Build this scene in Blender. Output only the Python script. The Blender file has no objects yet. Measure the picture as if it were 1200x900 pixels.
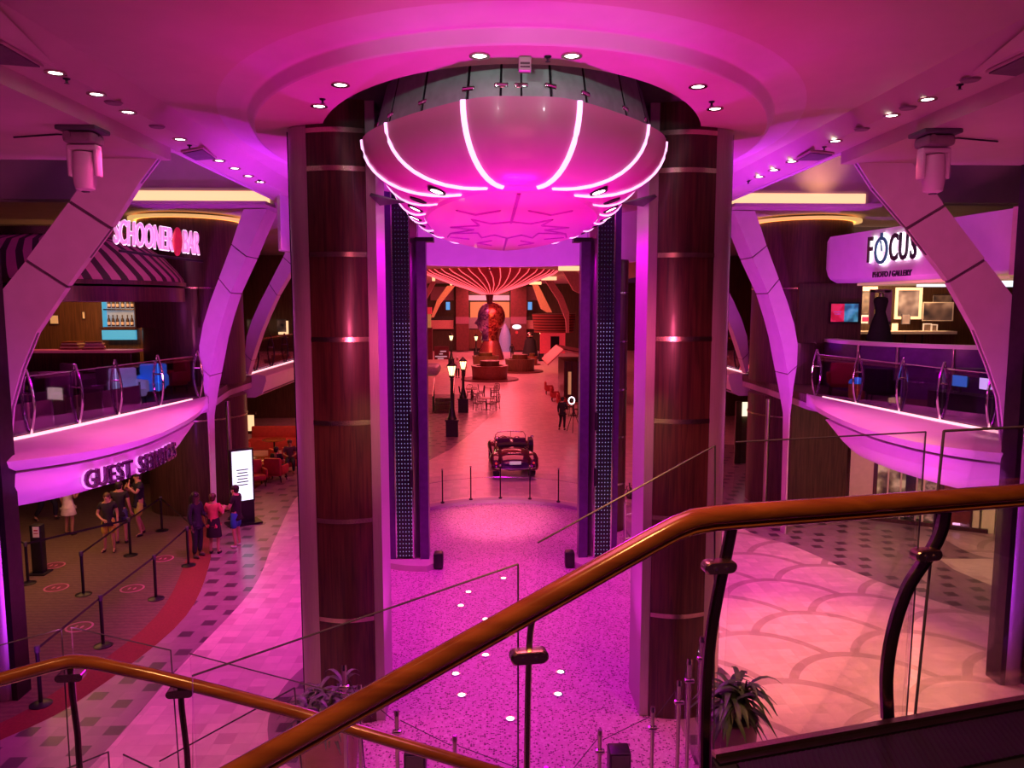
import bpy, bmesh, math, random
from mathutils import Vector, Matrix
random.seed(7)
R = math.radians
PI = math.pi
SC = bpy.context.scene
COL = SC.collection

# ------------------------------------------------------------------ camera and survey helpers
CAM = Vector((-0.36, 0.0, 6.5))
FPX = 880.0
PITCH = math.atan(94 / FPX)
YAW = math.atan(27 / FPX)
_f = Vector((math.sin(YAW) * math.cos(PITCH), math.cos(YAW) * math.cos(PITCH), -math.sin(PITCH)))
_r = Vector((math.cos(YAW), -math.sin(YAW), 0))
_u = _r.cross(_f)


def ray(px, py):
    return _f + _r * ((px - 600) / FPX) + _u * ((450 - py) / FPX)


def at(px, py, Y):
    d = ray(px, py)
    return CAM + d * (Y / d.y)


def onz(px, py, z=0.0):
    d = ray(px, py)
    return CAM + d * ((z - CAM.z) / d.z)


cam = bpy.data.cameras.new('camera')
cam.sensor_width = 36
cam.lens = 36 * FPX / 1200
cam.clip_end = 400
co = bpy.data.objects.new('camera', cam)
COL.objects.link(co)
co.location = CAM
co.rotation_euler = (PI / 2 - PITCH, 0, -YAW)
SC.camera = co
SC.view_settings.view_transform = 'Standard'
SC.view_settings.look = 'None'
SC.view_settings.exposure = 0.0
SC.cycles.use_denoising = True
SC.cycles.max_bounces = 8
SC.cycles.transparent_max_bounces = 24
SC.cycles.sample_clamp_indirect = 4.0
SC.cycles.caustics_reflective = False
SC.cycles.caustics_refractive = False

# ------------------------------------------------------------------ materials
MATS = {}


def newmat(name):
    m = bpy.data.materials.new(name)
    m.use_nodes = True
    nt = m.node_tree
    b = nt.nodes['Principled BSDF']
    MATS[name] = m
    return m, nt, b


def N(nt, t, **kw):
    n = nt.nodes.new(t)
    for k, v in kw.items():
        if k in n.inputs.keys() if hasattr(n.inputs, 'keys') else False:
            n.inputs[k].default_value = v
        else:
            setattr(n, k, v)
    return n


def c4(c):
    return (c[0], c[1], c[2], 1)


def pbr(name, col, rough=0.5, metal=0.0, var=0.12, scale=8.0, emit=None, estr=0.0, stretch=None, bump=0.0, coat=0.0):
    """A plain surface with a soft noise variation in its colour."""
    m, nt, b = newmat(name)
    tc = N(nt, 'ShaderNodeTexCoord')
    no = N(nt, 'ShaderNodeTexNoise')
    no.inputs['Scale'].default_value = scale
    no.inputs['Detail'].default_value = 4
    src = tc.outputs['Object']
    if stretch:
        mp = N(nt, 'ShaderNodeMapping')
        mp.inputs['Scale'].default_value = stretch
        nt.links.new(src, mp.inputs[0])
        src = mp.outputs[0]
    nt.links.new(src, no.inputs['Vector'])
    rp = N(nt, 'ShaderNodeValToRGB')
    a = tuple(max(0, x * (1 - var)) for x in col)
    d = tuple(min(1, x * (1 + var)) for x in col)
    rp.color_ramp.elements[0].color = c4(a)
    rp.color_ramp.elements[0].position = .3
    rp.color_ramp.elements[1].color = c4(d)
    rp.color_ramp.elements[1].position = .7
    nt.links.new(no.outputs[0], rp.inputs[0])
    nt.links.new(rp.outputs[0], b.inputs['Base Color'])
    b.inputs['Roughness'].default_value = rough
    b.inputs['Metallic'].default_value = metal
    if coat:
        b.inputs['Coat Weight'].default_value = coat
    if emit:
        b.inputs['Emission Color'].default_value = c4(emit)
        b.inputs['Emission Strength'].default_value = estr
    if bump:
        bp = N(nt, 'ShaderNodeBump')
        bp.inputs['Strength'].default_value = bump
        bp.inputs['Distance'].default_value = .02
        nt.links.new(no.outputs[0], bp.inputs['Height'])
        nt.links.new(bp.outputs[0], b.inputs['Normal'])
    return m


def glow(name, col, s):
    return pbr(name, col, .5, emit=col, estr=s, var=.02)


def woodmat(name, c1, c2, rough=.35, axis='Z', scale=1.0, coat=.2):
    m, nt, b = newmat(name)
    tc = N(nt, 'ShaderNodeTexCoord')
    mp = N(nt, 'ShaderNodeMapping')
    s = {'Z': (14, 14, .7), 'X': (.7, 14, 14), 'Y': (14, .7, 14)}[axis]
    mp.inputs['Scale'].default_value = tuple(x * scale for x in s)
    no = N(nt, 'ShaderNodeTexNoise')
    no.inputs['Scale'].default_value = 1.6
    no.inputs['Detail'].default_value = 8
    no.inputs['Distortion'].default_value = .6
    rp = N(nt, 'ShaderNodeValToRGB')
    rp.color_ramp.elements[0].color = c4(c1)
    rp.color_ramp.elements[0].position = .35
    rp.color_ramp.elements[1].color = c4(c2)
    rp.color_ramp.elements[1].position = .68
    nt.links.new(tc.outputs['Object'], mp.inputs[0])
    nt.links.new(mp.outputs[0], no.inputs['Vector'])
    nt.links.new(no.outputs[0], rp.inputs[0])
    nt.links.new(rp.outputs[0], b.inputs['Base Color'])
    b.inputs['Roughness'].default_value = rough
    b.inputs['Coat Weight'].default_value = coat
    b.inputs['Coat Roughness'].default_value = .15
    return m


def glassmat(name, tint=(.95, .97, .97), refl=.9, face=.025, rough=.02):
    """Thin sheet glass: mostly clear, mirror-like at a grazing view."""
    m = bpy.data.materials.new(name)
    m.use_nodes = True
    nt = m.node_tree
    nt.nodes.clear()
    out = N(nt, 'ShaderNodeOutputMaterial')
    tr = N(nt, 'ShaderNodeBsdfTransparent')
    tr.inputs[0].default_value = c4(tint)
    gl = N(nt, 'ShaderNodeBsdfGlossy')
    gl.inputs['Color'].default_value = (refl, refl, refl, 1)
    gl.inputs['Roughness'].default_value = rough
    fr = N(nt, 'ShaderNodeFresnel')
    fr.inputs[0].default_value = 1.4
    ad = N(nt, 'ShaderNodeMath', operation='MULTIPLY_ADD')
    ad.inputs[1].default_value = .45
    ad.inputs[2].default_value = face - .02
    ad.use_clamp = True
    mx = N(nt, 'ShaderNodeMixShader')
    nt.links.new(fr.outputs[0], ad.inputs[0])
    nt.links.new(ad.outputs[0], mx.inputs[0])
    nt.links.new(tr.outputs[0], mx.inputs[1])
    nt.links.new(gl.outputs[0], mx.inputs[2])
    nt.links.new(mx.outputs[0], out.inputs[0])
    MATS[name] = m
    return m


def mathn(nt, op, a, b=None, c=None):
    n = N(nt, 'ShaderNodeMath', operation=op)
    for i, v in enumerate((a, b, c)):
        if v is None:
            continue
        if isinstance(v, (int, float)):
            n.inputs[i].default_value = v
        else:
            nt.links.new(v, n.inputs[i])
    return n.outputs[0]


def mixc(nt, fac, a, b):
    n = N(nt, 'ShaderNodeMix', data_type='RGBA')
    for sock, v in ((n.inputs[0], fac), (n.inputs[6], a), (n.inputs[7], b)):
        if isinstance(v, tuple):
            sock.default_value = c4(v)
        elif isinstance(v, (int, float)):
            sock.default_value = v
        else:
            nt.links.new(v, sock)
    return n.outputs[2]


def xyz(nt):
    tc = N(nt, 'ShaderNodeTexCoord')
    sp = N(nt, 'ShaderNodeSeparateXYZ')
    nt.links.new(tc.outputs['Object'], sp.inputs[0])
    return tc.outputs['Object'], sp.outputs[0], sp.outputs[1], sp.outputs[2]


def noisefac(nt, vec, scale, detail=3):
    n = N(nt, 'ShaderNodeTexNoise')
    n.inputs['Scale'].default_value = scale
    n.inputs['Detail'].default_value = detail
    nt.links.new(vec, n.inputs['Vector'])
    return n.outputs[0]


def tile_floor(name, base, accent, grout, size=.3, accents=0.0, scallop=False, rough=.28):
    """Square stone tiles with grout; optional dark accent tiles or overlapping fan arcs."""
    m, nt, b = newmat(name)
    vec, x, y, z = xyz(nt)
    fx = mathn(nt, 'FRACT', mathn(nt, 'DIVIDE', x, size))
    fy = mathn(nt, 'FRACT', mathn(nt, 'DIVIDE', y, size))
    gx = mathn(nt, 'LESS_THAN', fx, .035)
    gy = mathn(nt, 'LESS_THAN', fy, .035)
    g = mathn(nt, 'MAXIMUM', gx, gy)
    ix = mathn(nt, 'FLOOR', mathn(nt, 'DIVIDE', x, size))
    iy = mathn(nt, 'FLOOR', mathn(nt, 'DIVIDE', y, size))
    wn = N(nt, 'ShaderNodeTexWhiteNoise', noise_dimensions='2D')
    cb = N(nt, 'ShaderNodeCombineXYZ')
    nt.links.new(ix, cb.inputs[0])
    nt.links.new(iy, cb.inputs[1])
    nt.links.new(cb.outputs[0], wn.inputs['Vector'])
    v = mathn(nt, 'MULTIPLY_ADD', wn.outputs[0], .22, .89)
    nz = mathn(nt, 'MULTIPLY_ADD', noisefac(nt, vec, 6), .3, .85)
    v = mathn(nt, 'MULTIPLY', v, nz)
    col = base
    if accents:
        # every third tile on a staggered lattice is dark
        p = mathn(nt, 'MODULO', mathn(nt, 'ADD', ix, mathn(nt, 'MULTIPLY', iy, 2)), 5)
        p = mathn(nt, 'LESS_THAN', mathn(nt, 'ABSOLUTE', p), .5)
        q = mathn(nt, 'GREATER_THAN', wn.outputs[0], 1 - accents)
        a = mathn(nt, 'MULTIPLY', p, q)
        col = mixc(nt, a, base, accent)
    if scallop:
        W, Hh = 3.1, .95
        row = mathn(nt, 'FLOOR', mathn(nt, 'DIVIDE', y, Hh))
        tot = None
        for k in (1, 0):
            # the nearer row of fans overlaps the one behind it
            rk = mathn(nt, 'SUBTRACT', row, float(k))
            sh = mathn(nt, 'MULTIPLY', mathn(nt, 'ABSOLUTE', mathn(nt, 'MODULO', rk, 2)), W / 2)
            xx = mathn(nt, 'ADD', x, sh)
            cx = mathn(nt, 'MULTIPLY', mathn(nt, 'FLOOR', mathn(nt, 'ADD', mathn(nt, 'DIVIDE', xx, W), .5)), W)
            dx = mathn(nt, 'DIVIDE', mathn(nt, 'SUBTRACT', xx, cx), W * .5)
            dy = mathn(nt, 'DIVIDE', mathn(nt, 'SUBTRACT', y, mathn(nt, 'MULTIPLY', rk, Hh)), Hh * 2)
            rr = mathn(nt, 'SQRT', mathn(nt, 'ADD', mathn(nt, 'MULTIPLY', dx, dx), mathn(nt, 'MULTIPLY', dy, dy)))
            inside = mathn(nt, 'LESS_THAN', rr, 1.0)
            line = mathn(nt, 'MULTIPLY', inside, mathn(nt, 'GREATER_THAN', rr, .9))
            if tot is None:
                tot, cov = line, inside
            else:
                free = mathn(nt, 'SUBTRACT', 1.0, cov)
                tot = mathn(nt, 'MAXIMUM', tot, mathn(nt, 'MULTIPLY', line, free))
                cov = mathn(nt, 'MAXIMUM', cov, inside)
        reg = mathn(nt, 'GREATER_THAN', x, 2.4)
        reg = mathn(nt, 'MULTIPLY', reg, mathn(nt, 'LESS_THAN', y, 24.0))
        tot = mathn(nt, 'MULTIPLY', tot, reg)
        col = mixc(nt, tot, col if not isinstance(col, tuple) else base, accent)
    vm = N(nt, 'ShaderNodeVectorMath', operation='SCALE')
    if isinstance(col, tuple):
        vm.inputs[0].default_value = col
    else:
        nt.links.new(col, vm.inputs[0])
    nt.links.new(v, vm.inputs['Scale'])
    g2 = mathn(nt, 'MULTIPLY', g, .45)
    fin = mixc(nt, g2, vm.outputs[0], grout)
    nt.links.new(fin, b.inputs['Base Color'])
    b.inputs['Roughness'].default_value = rough
    return m


def brickmat(name, c1, c2, mortar, scale=1.0, w=.9, h=.32):
    m, nt, b = newmat(name)
    vec, x, y, z = xyz(nt)
    cb = N(nt, 'ShaderNodeCombineXYZ')
    nt.links.new(mathn(nt, 'ADD', x, y), cb.inputs[0])
    nt.links.new(z, cb.inputs[1])
    br = N(nt, 'ShaderNodeTexBrick')
    br.inputs['Scale'].default_value = scale
    br.inputs['Brick Width'].default_value = w
    br.inputs['Row Height'].default_value = h
    br.inputs['Mortar Size'].default_value = .012
    br.inputs['Color1'].default_value = c4(c1)
    br.inputs['Color2'].default_value = c4(c2)
    br.inputs['Mortar'].default_value = c4(mortar)
    nt.links.new(cb.outputs[0], br.inputs['Vector'])
    nt.links.new(br.outputs[0], b.inputs['Base Color'])
    bp = N(nt, 'ShaderNodeBump')
    bp.inputs['Strength'].default_value = .6
    bp.inputs['Distance'].default_value = .02
    nt.links.new(br.outputs[0], bp.inputs['Height'])
    nt.links.new(bp.outputs[0], b.inputs['Normal'])
    b.inputs['Roughness'].default_value = .6
    return m


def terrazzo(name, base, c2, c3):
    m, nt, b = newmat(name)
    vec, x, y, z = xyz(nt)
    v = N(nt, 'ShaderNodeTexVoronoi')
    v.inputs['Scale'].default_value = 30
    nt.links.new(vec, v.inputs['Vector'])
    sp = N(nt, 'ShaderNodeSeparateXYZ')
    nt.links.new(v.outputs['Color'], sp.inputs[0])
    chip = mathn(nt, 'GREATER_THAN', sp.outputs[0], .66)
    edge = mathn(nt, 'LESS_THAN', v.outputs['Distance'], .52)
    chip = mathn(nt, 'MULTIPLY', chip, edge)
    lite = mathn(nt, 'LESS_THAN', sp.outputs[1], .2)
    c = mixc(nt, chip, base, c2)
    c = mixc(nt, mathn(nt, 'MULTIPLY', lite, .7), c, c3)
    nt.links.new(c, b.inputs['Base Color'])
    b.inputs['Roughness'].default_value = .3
    return m


def carpet(name, c1, c2, c3):
    m, nt, b = newmat(name)
    vec, x, y, z = xyz(nt)
    f = noisefac(nt, vec, 14, 8)
    w = N(nt, 'ShaderNodeTexWave', bands_direction='Y')
    w.inputs['Scale'].default_value = 2.2
    w.inputs['Distortion'].default_value = 5
    w.inputs['Detail'].default_value = 5
    w.inputs['Detail Scale'].default_value = 3
    nt.links.new(vec, w.inputs['Vector'])
    c = mixc(nt, f, c1, c2)
    c = mixc(nt, mathn(nt, 'MULTIPLY', w.outputs['Fac'], .5), c, c3)
    nt.links.new(c, b.inputs['Base Color'])
    b.inputs['Roughness'].default_value = .95
    return m


def stripes(name, c1, c2, axis, period, duty=.5, rough=.5, emit=0.0, angle=None, twist=0.0):
    """Two-colour stripes along an object axis, or around its Z axis when angle is set."""
    m, nt, b = newmat(name)
    vec, x, y, z = xyz(nt)
    if angle:
        a = mathn(nt, 'ARCTAN2', y, x)
        v = mathn(nt, 'MULTIPLY', a, angle / (2 * PI))
        v = mathn(nt, 'ADD', v, mathn(nt, 'MULTIPLY', z, twist))
        v = mathn(nt, 'ADD', v, 50.0)
    else:
        v = mathn(nt, 'DIVIDE', {'X': x, 'Y': y, 'Z': z}[axis], period)
    s = mathn(nt, 'LESS_THAN', mathn(nt, 'FRACT', v), duty)
    c = mixc(nt, s, c2, c1)
    nt.links.new(c, b.inputs['Base Color'])
    b.inputs['Roughness'].default_value = rough
    if emit:
        nt.links.new(c, b.inputs['Emission Color'])
        b.inputs['Emission Strength'].default_value = emit
    return m


def dotpanel(name):
    """Black panel with a grid of small blue-white light dots."""
    m, nt, b = newmat(name)
    vec, x, y, z = xyz(nt)
    P = .075
    fx = mathn(nt, 'SUBTRACT', mathn(nt, 'FRACT', mathn(nt, 'DIVIDE', x, P)), .5)
    fz = mathn(nt, 'SUBTRACT', mathn(nt, 'FRACT', mathn(nt, 'DIVIDE', z, P * 1.35)), .5)
    d = mathn(nt, 'ADD', mathn(nt, 'MULTIPLY', fx, fx), mathn(nt, 'MULTIPLY', fz, fz))
    dot = mathn(nt, 'LESS_THAN', d, .02)
    low = mathn(nt, 'MULTIPLY_ADD', mathn(nt, 'LESS_THAN', z, 6.1), .85, .15)
    dot = mathn(nt, 'MULTIPLY', dot, low)
    b.inputs['Base Color'].default_value = (.008, .006, .02, 1)
    b.inputs['Roughness'].default_value = .25
    b.inputs['Emission Color'].default_value = (.6, .55, 1, 1)
    nt.links.new(mathn(nt, 'MULTIPLY', dot, .6), b.inputs['Emission Strength'])
    return m


def picture(name, c1, c2, c3, scale=2.5, emit=.5):
    """A soft abstract image of three colours, slightly self-lit."""
    m, nt, b = newmat(name)
    vec, x, y, z = xyz(nt)
    f = noisefac(nt, vec, scale, 2)
    rp = N(nt, 'ShaderNodeValToRGB')
    e = rp.color_ramp.elements
    e[0].color = c4(c1); e[0].position = .38
    e[1].color = c4(c3); e[1].position = .62
    k = e.new(.5); k.color = c4(c2)
    nt.links.new(f, rp.inputs[0])
    nt.links.new(rp.outputs[0], b.inputs['Base Color'])
    nt.links.new(rp.outputs[0], b.inputs['Emission Color'])
    b.inputs['Emission Strength'].default_value = emit
    b.inputs['Roughness'].default_value = .3
    return m


# ------------------------------------------------------------------ mesh builder
class MB:
    def __init__(self):
        self.v, self.f = [], []

    def add(self, vs, fs, M=None):
        o = len(self.v)
        for p in vs:
            p = Vector(p)
            self.v.append(M @ p if M is not None else p)
        self.f += [tuple(i + o for i in f) for f in fs]
        return self

    def box(self, c, s, rz=0, M=None):
        x, y, z = s[0] / 2, s[1] / 2, s[2] / 2
        vs = [(a, b, d) for a in (-x, x) for b in (-y, y) for d in (-z, z)]
        fs = [(0, 1, 3, 2), (4, 6, 7, 5), (0, 4, 5, 1), (2, 3, 7, 6), (0, 2, 6, 4), (1, 5, 7, 3)]
        T = Matrix.Translation(c) @ Matrix.Rotation(rz, 4, 'Z')
        return self.add(vs, fs, (M @ T) if M is not None else T)

    def rbox(self, c, s, r=.03, rz=0, seg=3, M=None):
        """A box with rounded vertical corners and softened top and bottom."""
        x, y = s[0] / 2, s[1] / 2
        r = min(r, x * .95, y * .95, s[2] * .45)
        def ring(inset, z):
            out = []
            rr = max(r - inset, .002)
            for cx, cy, a0 in ((x - r, y - r, 0), (-x + r, y - r, PI / 2), (-x + r, -y + r, PI), (x - r, -y + r, 3 * PI / 2)):
                for k in range(seg + 1):
                    a = a0 + PI / 2 * k / seg
                    out.append(Vector((cx + rr * math.cos(a), cy + rr * math.sin(a), z)))
            return out
        h = s[2] / 2
        rings = [ring(r * .7, -h), ring(r * .2, -h + r * .3), ring(0, -h + r), ring(0, h - r), ring(r * .2, h - r * .3), ring(r * .7, h)]
        T = Matrix.Translation(c) @ Matrix.Rotation(rz, 4, 'Z')
        return self.loft(rings, M=(M @ T) if M is not None else T)

    def loft(self, rings, closed=True, caps=True, M=None):
        n = len(rings[0])
        vs = [p for r in rings for p in r]
        fs = []
        for i in range(len(rings) - 1):
            for j in range(n if closed else n - 1):
                k = (j + 1) % n
                fs.append((i * n + j, i * n + k, (i + 1) * n + k, (i + 1) * n + j))
        if caps and closed:
            fs.append(tuple(range(n))[::-1])
            fs.append(tuple((len(rings) - 1) * n + j for j in range(n)))
        return self.add(vs, fs, M)

    def lathe(self, prof, c=(0, 0, 0), n=24, a0=0, a1=None, M=None, sx=1, sy=1):
        full = a1 is None
        a1 = 2 * PI if full else a1
        m = n if full else n + 1
        rings = []
        for r, z in prof:
            rings.append([Vector((c[0] + sx * r * math.cos(a0 + (a1 - a0) * j / n), c[1] + sy * r * math.sin(a0 + (a1 - a0) * j / n), c[2] + z)) for j in range(m)])
        shut = (abs(prof[0][0] - prof[-1][0]) + abs(prof[0][1] - prof[-1][1])) < 1e-6
        return self.loft(rings, closed=full, caps=full and not shut, M=M)

    def cyl(self, a, b, r, r2=None, n=14):
        return self.tube([a, b], [r, r if r2 is None else r2], n)

    def tube(self, pts, r, n=10, flat=None):
        pts = [Vector(p) for p in pts]
        rs = r if isinstance(r, (list, tuple)) else [r] * len(pts)
        rings = []
        for i, p in enumerate(pts):
            t = (pts[min(i + 1, len(pts) - 1)] - pts[max(i - 1, 0)]).normalized()
            ref = Vector((0, 0, 1)) if abs(t.z) < .95 else Vector((0, 1, 0))
            a = t.cross(ref).normalized()
            b = a.cross(t).normalized()
            fl = flat or 1.0
            rings.append([p + a * (rs[i] * math.cos(2 * PI * j / n)) + b * (rs[i] * fl * math.sin(2 * PI * j / n)) for j in range(n)])
        return self.loft(rings)

    def prism(self, poly, z0, z1):
        n = len(poly)
        vs = [(p[0], p[1], z0) for p in poly] + [(p[0], p[1], z1) for p in poly]
        fs = [tuple(range(n))[::-1], tuple(range(n, 2 * n))]
        fs += [(i, (i + 1) % n, n + (i + 1) % n, n + i) for i in range(n)]
        return self.add(vs, fs)

    def slab(self, poly3, d):
        """Planar polygon in space thickened by vector d."""
        n = len(poly3)
        d = Vector(d)
        vs = [Vector(p) for p in poly3] + [Vector(p) + d for p in poly3]
        fs = [tuple(range(n))[::-1], tuple(range(n, 2 * n))]
        fs += [(i, (i + 1) % n, n + (i + 1) % n, n + i) for i in range(n)]
        return self.add(vs, fs)

    def quad(self, a, b, c, d):
        return self.add([a, b, c, d], [(0, 1, 2, 3)])

    def ball(self, c, r, sx=1, sy=1, sz=1, n=14, m=9, z0=-1.0, z1=1.0):
        prof = []
        for i in range(m + 1):
            t = z0 + (z1 - z0) * i / m
            a = math.asin(max(-1, min(1, t)))
            prof.append((max(r * math.cos(a), 1e-4), r * sz * math.sin(a)))
        return self.lathe(prof, c, n, sx=sx, sy=sy)

    def build(self, name, mat, parent=None, origin=None, smooth=40):
        me = bpy.data.meshes.new(name)
        org = Vector(origin) if origin is not None else None
        if parent is not None and org is None:
            org = parent_origin(parent)
        vs = [(p - org) if org is not None else p for p in self.v]
        me.from_pydata([tuple(p) for p in vs], [], self.f)
        bm = bmesh.new()
        bm.from_mesh(me)
        bmesh.ops.recalc_face_normals(bm, faces=bm.faces)
        bm.to_mesh(me)
        bm.free()
        if smooth:
            for p in me.polygons:
                p.use_smooth = True
            me.set_sharp_from_angle(angle=R(smooth))
        me.materials.append(mat if not isinstance(mat, str) else MATS[mat])
        o = bpy.data.objects.new(name, me)
        COL.objects.link(o)
        if parent is not None:
            o.parent = parent
        elif org is not None:
            o.location = org
        return o


WORLD_ORG = {}


def parent_origin(p):
    """Meshes are given in world space when the thing is unrotated: subtract every ancestor's location."""
    v = Vector((0, 0, 0))
    while p is not None:
        v += p.location
        p = p.parent
    return v if USE_WORLD[0] else Vector((0, 0, 0))


USE_WORLD = [True]


def tag(o, label, cat, group=None):
    o['label'] = label
    o['category'] = cat
    if group:
        o['group'] = group
    return o


def thing(name, label, cat, loc=(0, 0, 0), rz=0, group=None):
    o = bpy.data.objects.new(name, None)
    o.empty_display_size = .1
    COL.objects.link(o)
    o.location = loc
    o.rotation_euler = (0, 0, rz)
    return tag(o, label, cat, group)


def struct(name, mb, mat, smooth=40):
    o = mb.build(name, mat, smooth=smooth)
    o['kind'] = 'structure'
    return o


def dup(root, loc, rz=None, label=None, group=None):
    r = root.copy()
    COL.objects.link(r)
    r.location = loc
    if rz is not None:
        r.rotation_euler = (0, 0, rz)
    if label:
        r['label'] = label
    if group:
        r['group'] = group
    for ch in list(root.children):
        c = ch.copy()
        COL.objects.link(c)
        c.parent = r
        for g in ch.children:
            d = g.copy()
            COL.objects.link(d)
            d.parent = c
    return r


def local(on):
    USE_WORLD[0] = not on


def arc(cx, cy, rx, ry, a0, a1, n):
    return [(cx + rx * math.cos(R(a0 + (a1 - a0) * i / n)), cy + ry * math.sin(R(a0 + (a1 - a0) * i / n))) for i in range(n + 1)]


def spline(pts, n=6):
    """Catmull-Rom through points (any dimension)."""
    P = [Vector(p) for p in pts]
    out = []
    for i in range(len(P) - 1):
        p0 = P[i - 1] if i > 0 else P[i] * 2 - P[i + 1]
        p1, p2 = P[i], P[i + 1]
        p3 = P[i + 2] if i + 2 < len(P) else P[i + 1] * 2 - P[i]
        for k in range(n):
            t = k / n
            out.append(.5 * ((2 * p1) + (p2 - p0) * t + (2 * p0 - 5 * p1 + 4 * p2 - p3) * t * t + (3 * p1 - p0 - 3 * p2 + p3) * t ** 3))
    out.append(P[-1])
    return out


def text(body, name, mat, M, size=1.0, depth=.03, parent=None, bevel=0.0, sx=1.0, offset=0.0, fitw=None):
    """Raised lettering as a mesh, placed by matrix M (text runs along local X, up along local Y)."""
    cu = bpy.data.curves.new(name, 'FONT')
    cu.body = body
    cu.size = size
    cu.extrude = depth
    cu.bevel_depth = bevel
    cu.offset = offset
    cu.align_x = 'CENTER'
    cu.align_y = 'CENTER'
    cu.resolution_u = 3
    ob = bpy.data.objects.new(name, cu)
    COL.objects.link(ob)
    dg = bpy.context.evaluated_depsgraph_get()
    me = bpy.data.meshes.new_from_object(ob.evaluated_get(dg))
    COL.objects.unlink(ob)
    bpy.data.objects.remove(ob)
    if fitw:
        xs = [v.co.x for v in me.vertices]
        sx = fitw / (max(xs) - min(xs))
    org = parent_origin(parent) if parent is not None else Vector((0, 0, 0))
    me.transform(Matrix.Translation(-org) @ M @ Matrix.Diagonal((sx, 1, 1, 1)))
    me.materials.clear()
    me.materials.append(MATS[mat] if isinstance(mat, str) else mat)
    o = bpy.data.objects.new(name, me)
    COL.objects.link(o)
    if parent is not None:
        o.parent = parent
    return o


def frame(o, xdir, up=(0, 0, 1)):
    """Matrix with local X along xdir, local Y along up, local Z facing out."""
    x = Vector(xdir).normalized()
    u = Vector(up)
    z = x.cross(u).normalized()
    y = z.cross(x).normalized()
    M = Matrix((x, y, z)).transposed().to_4x4()
    return Matrix.Translation(o) @ M


# ------------------------------------------------------------------ palette
pbr('white_paint', (.78, .72, .74), .45, var=.03, scale=3)
pbr('ceiling_paint', (.5, .37, .34), .6, var=.04, scale=2)
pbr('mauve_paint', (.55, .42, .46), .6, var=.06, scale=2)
pbr('fin_paint', (.66, .55, .58), .55, var=.05, scale=3)
pbr('joint_dark', (.12, .08, .1), .7)
pbr('hull_paint', (.72, .3, .5), .35, var=.02, scale=4, coat=.15)
pbr('smoked_panel', (.5, .62, .6), .25, var=.1)
pbr('steel_satin', (.5, .42, .46), .42, .55, var=.1, scale=5, stretch=(30, 30, .6))
glow('cove_gold', (1, .6, .2), .7)
pbr('steel', (.62, .55, .52), .28, 1.0, var=.12, scale=5, stretch=(30, 30, .6))
pbr('brass_steel', (.6, .5, .4), .25, 1.0, var=.1, scale=5, stretch=(20, 20, .6))
pbr('chrome', (.75, .72, .75), .12, 1.0, var=.06)
pbr('dark_metal', (.06, .045, .06), .35, .9)
pbr('black', (.012, .01, .016), .35)
pbr('black_matte', (.018, .014, .02), .8)
pbr('dark_grey', (.08, .075, .085), .6)
pbr('grey', (.3, .3, .32), .5)
pbr('vent_grey', (.2, .13, .15), .6)
pbr('white', (.82, .8, .8), .5, var=.04)
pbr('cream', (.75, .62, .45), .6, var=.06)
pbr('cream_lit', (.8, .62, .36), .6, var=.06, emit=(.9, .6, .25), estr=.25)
pbr('purple_metal', (.12, .05, .2), .3, .6)
woodmat('wood_dark', (.035, .012, .01), (.1, .035, .022), .35)
woodmat('wood_panel', (.05, .022, .018), (.105, .048, .035), .45)
woodmat('wood_bar', (.09, .035, .015), (.17, .075, .03), .5)
woodmat('wood_rail', (.2, .06, .012), (.34, .12, .024), .2, 'X', .8, .6)
woodmat('wood_red', (.16, .03, .02), (.28, .06, .035), .4, 'X')
pbr('black_skin', (.05, .025, .02), .5)
glassmat('glass_clear')
glassmat('glass_rail', (.97, .965, .975), .9, .012)
glassmat('glass_dark', (.34, .33, .36), .5, .06)
glassmat('glass_purple', (.8, .62, .86), .9, .05)
pbr('glass_edge', (.1, .09, .12), .2)
brickmat('brick', (.16, .12, .15), (.2, .15, .18), (.1, .07, .09))
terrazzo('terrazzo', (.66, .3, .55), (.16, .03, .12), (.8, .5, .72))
carpet('carpet', (.13, .09, .06), (.2, .14, .09), (.09, .05, .045))
pbr('carpet_red', (.2, .035, .03), .9, var=.2, scale=30)
tile_floor('tile_cream', (.74, .54, .54), (.48, .33, .33), (.5, .38, .38), .28, 0, True)
tile_floor('tile_dotted', (.31, .2, .25), (.09, .05, .08), (.26, .2, .23), .26, .9)
tile_floor('tile_pale', (.74, .6, .57), (.58, .42, .43), (.5, .38, .38), .28, .55)
glow('strip_white', (1, .5, .9), 1.7)
glow('strip_warm', (1, .62, .32), 1.15)
glow('lamp_white', (1, .92, .86), 9.0)
glow('lamp_floor', (.95, .85, 1), 5.0)
glow('lantern', (1, .68, .3), 3.5)
glow('sign_white', (1, .88, .98), 2.5)
glow('screen_white', (.75, .85, 1), 1.3)
glow('screen_blue', (.06, .35, .8), .9)
glow('bar_blue', (.05, .35, .6), .8)
glow('red_strip', (1, .1, .14), 1.6)
dotpanel('led_dots')
# ================================================================== the setting
# ---------------- floors
def flat(pts, z):
    m = MB()
    m.add([(p[0], p[1], z) for p in pts], [tuple(range(len(pts)))])
    return m


fl = MB()
fl.add([(-20, -2, 0), (20, -2, 0), (20, 125, 0), (-20, 125, 0)], [(0, 1, 2, 3)])
struct('floor', fl, 'tile_cream')


def gpx(*pts, z=0.0):
    return [tuple(onz(x, y, z).xy) for x, y in pts]


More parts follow.
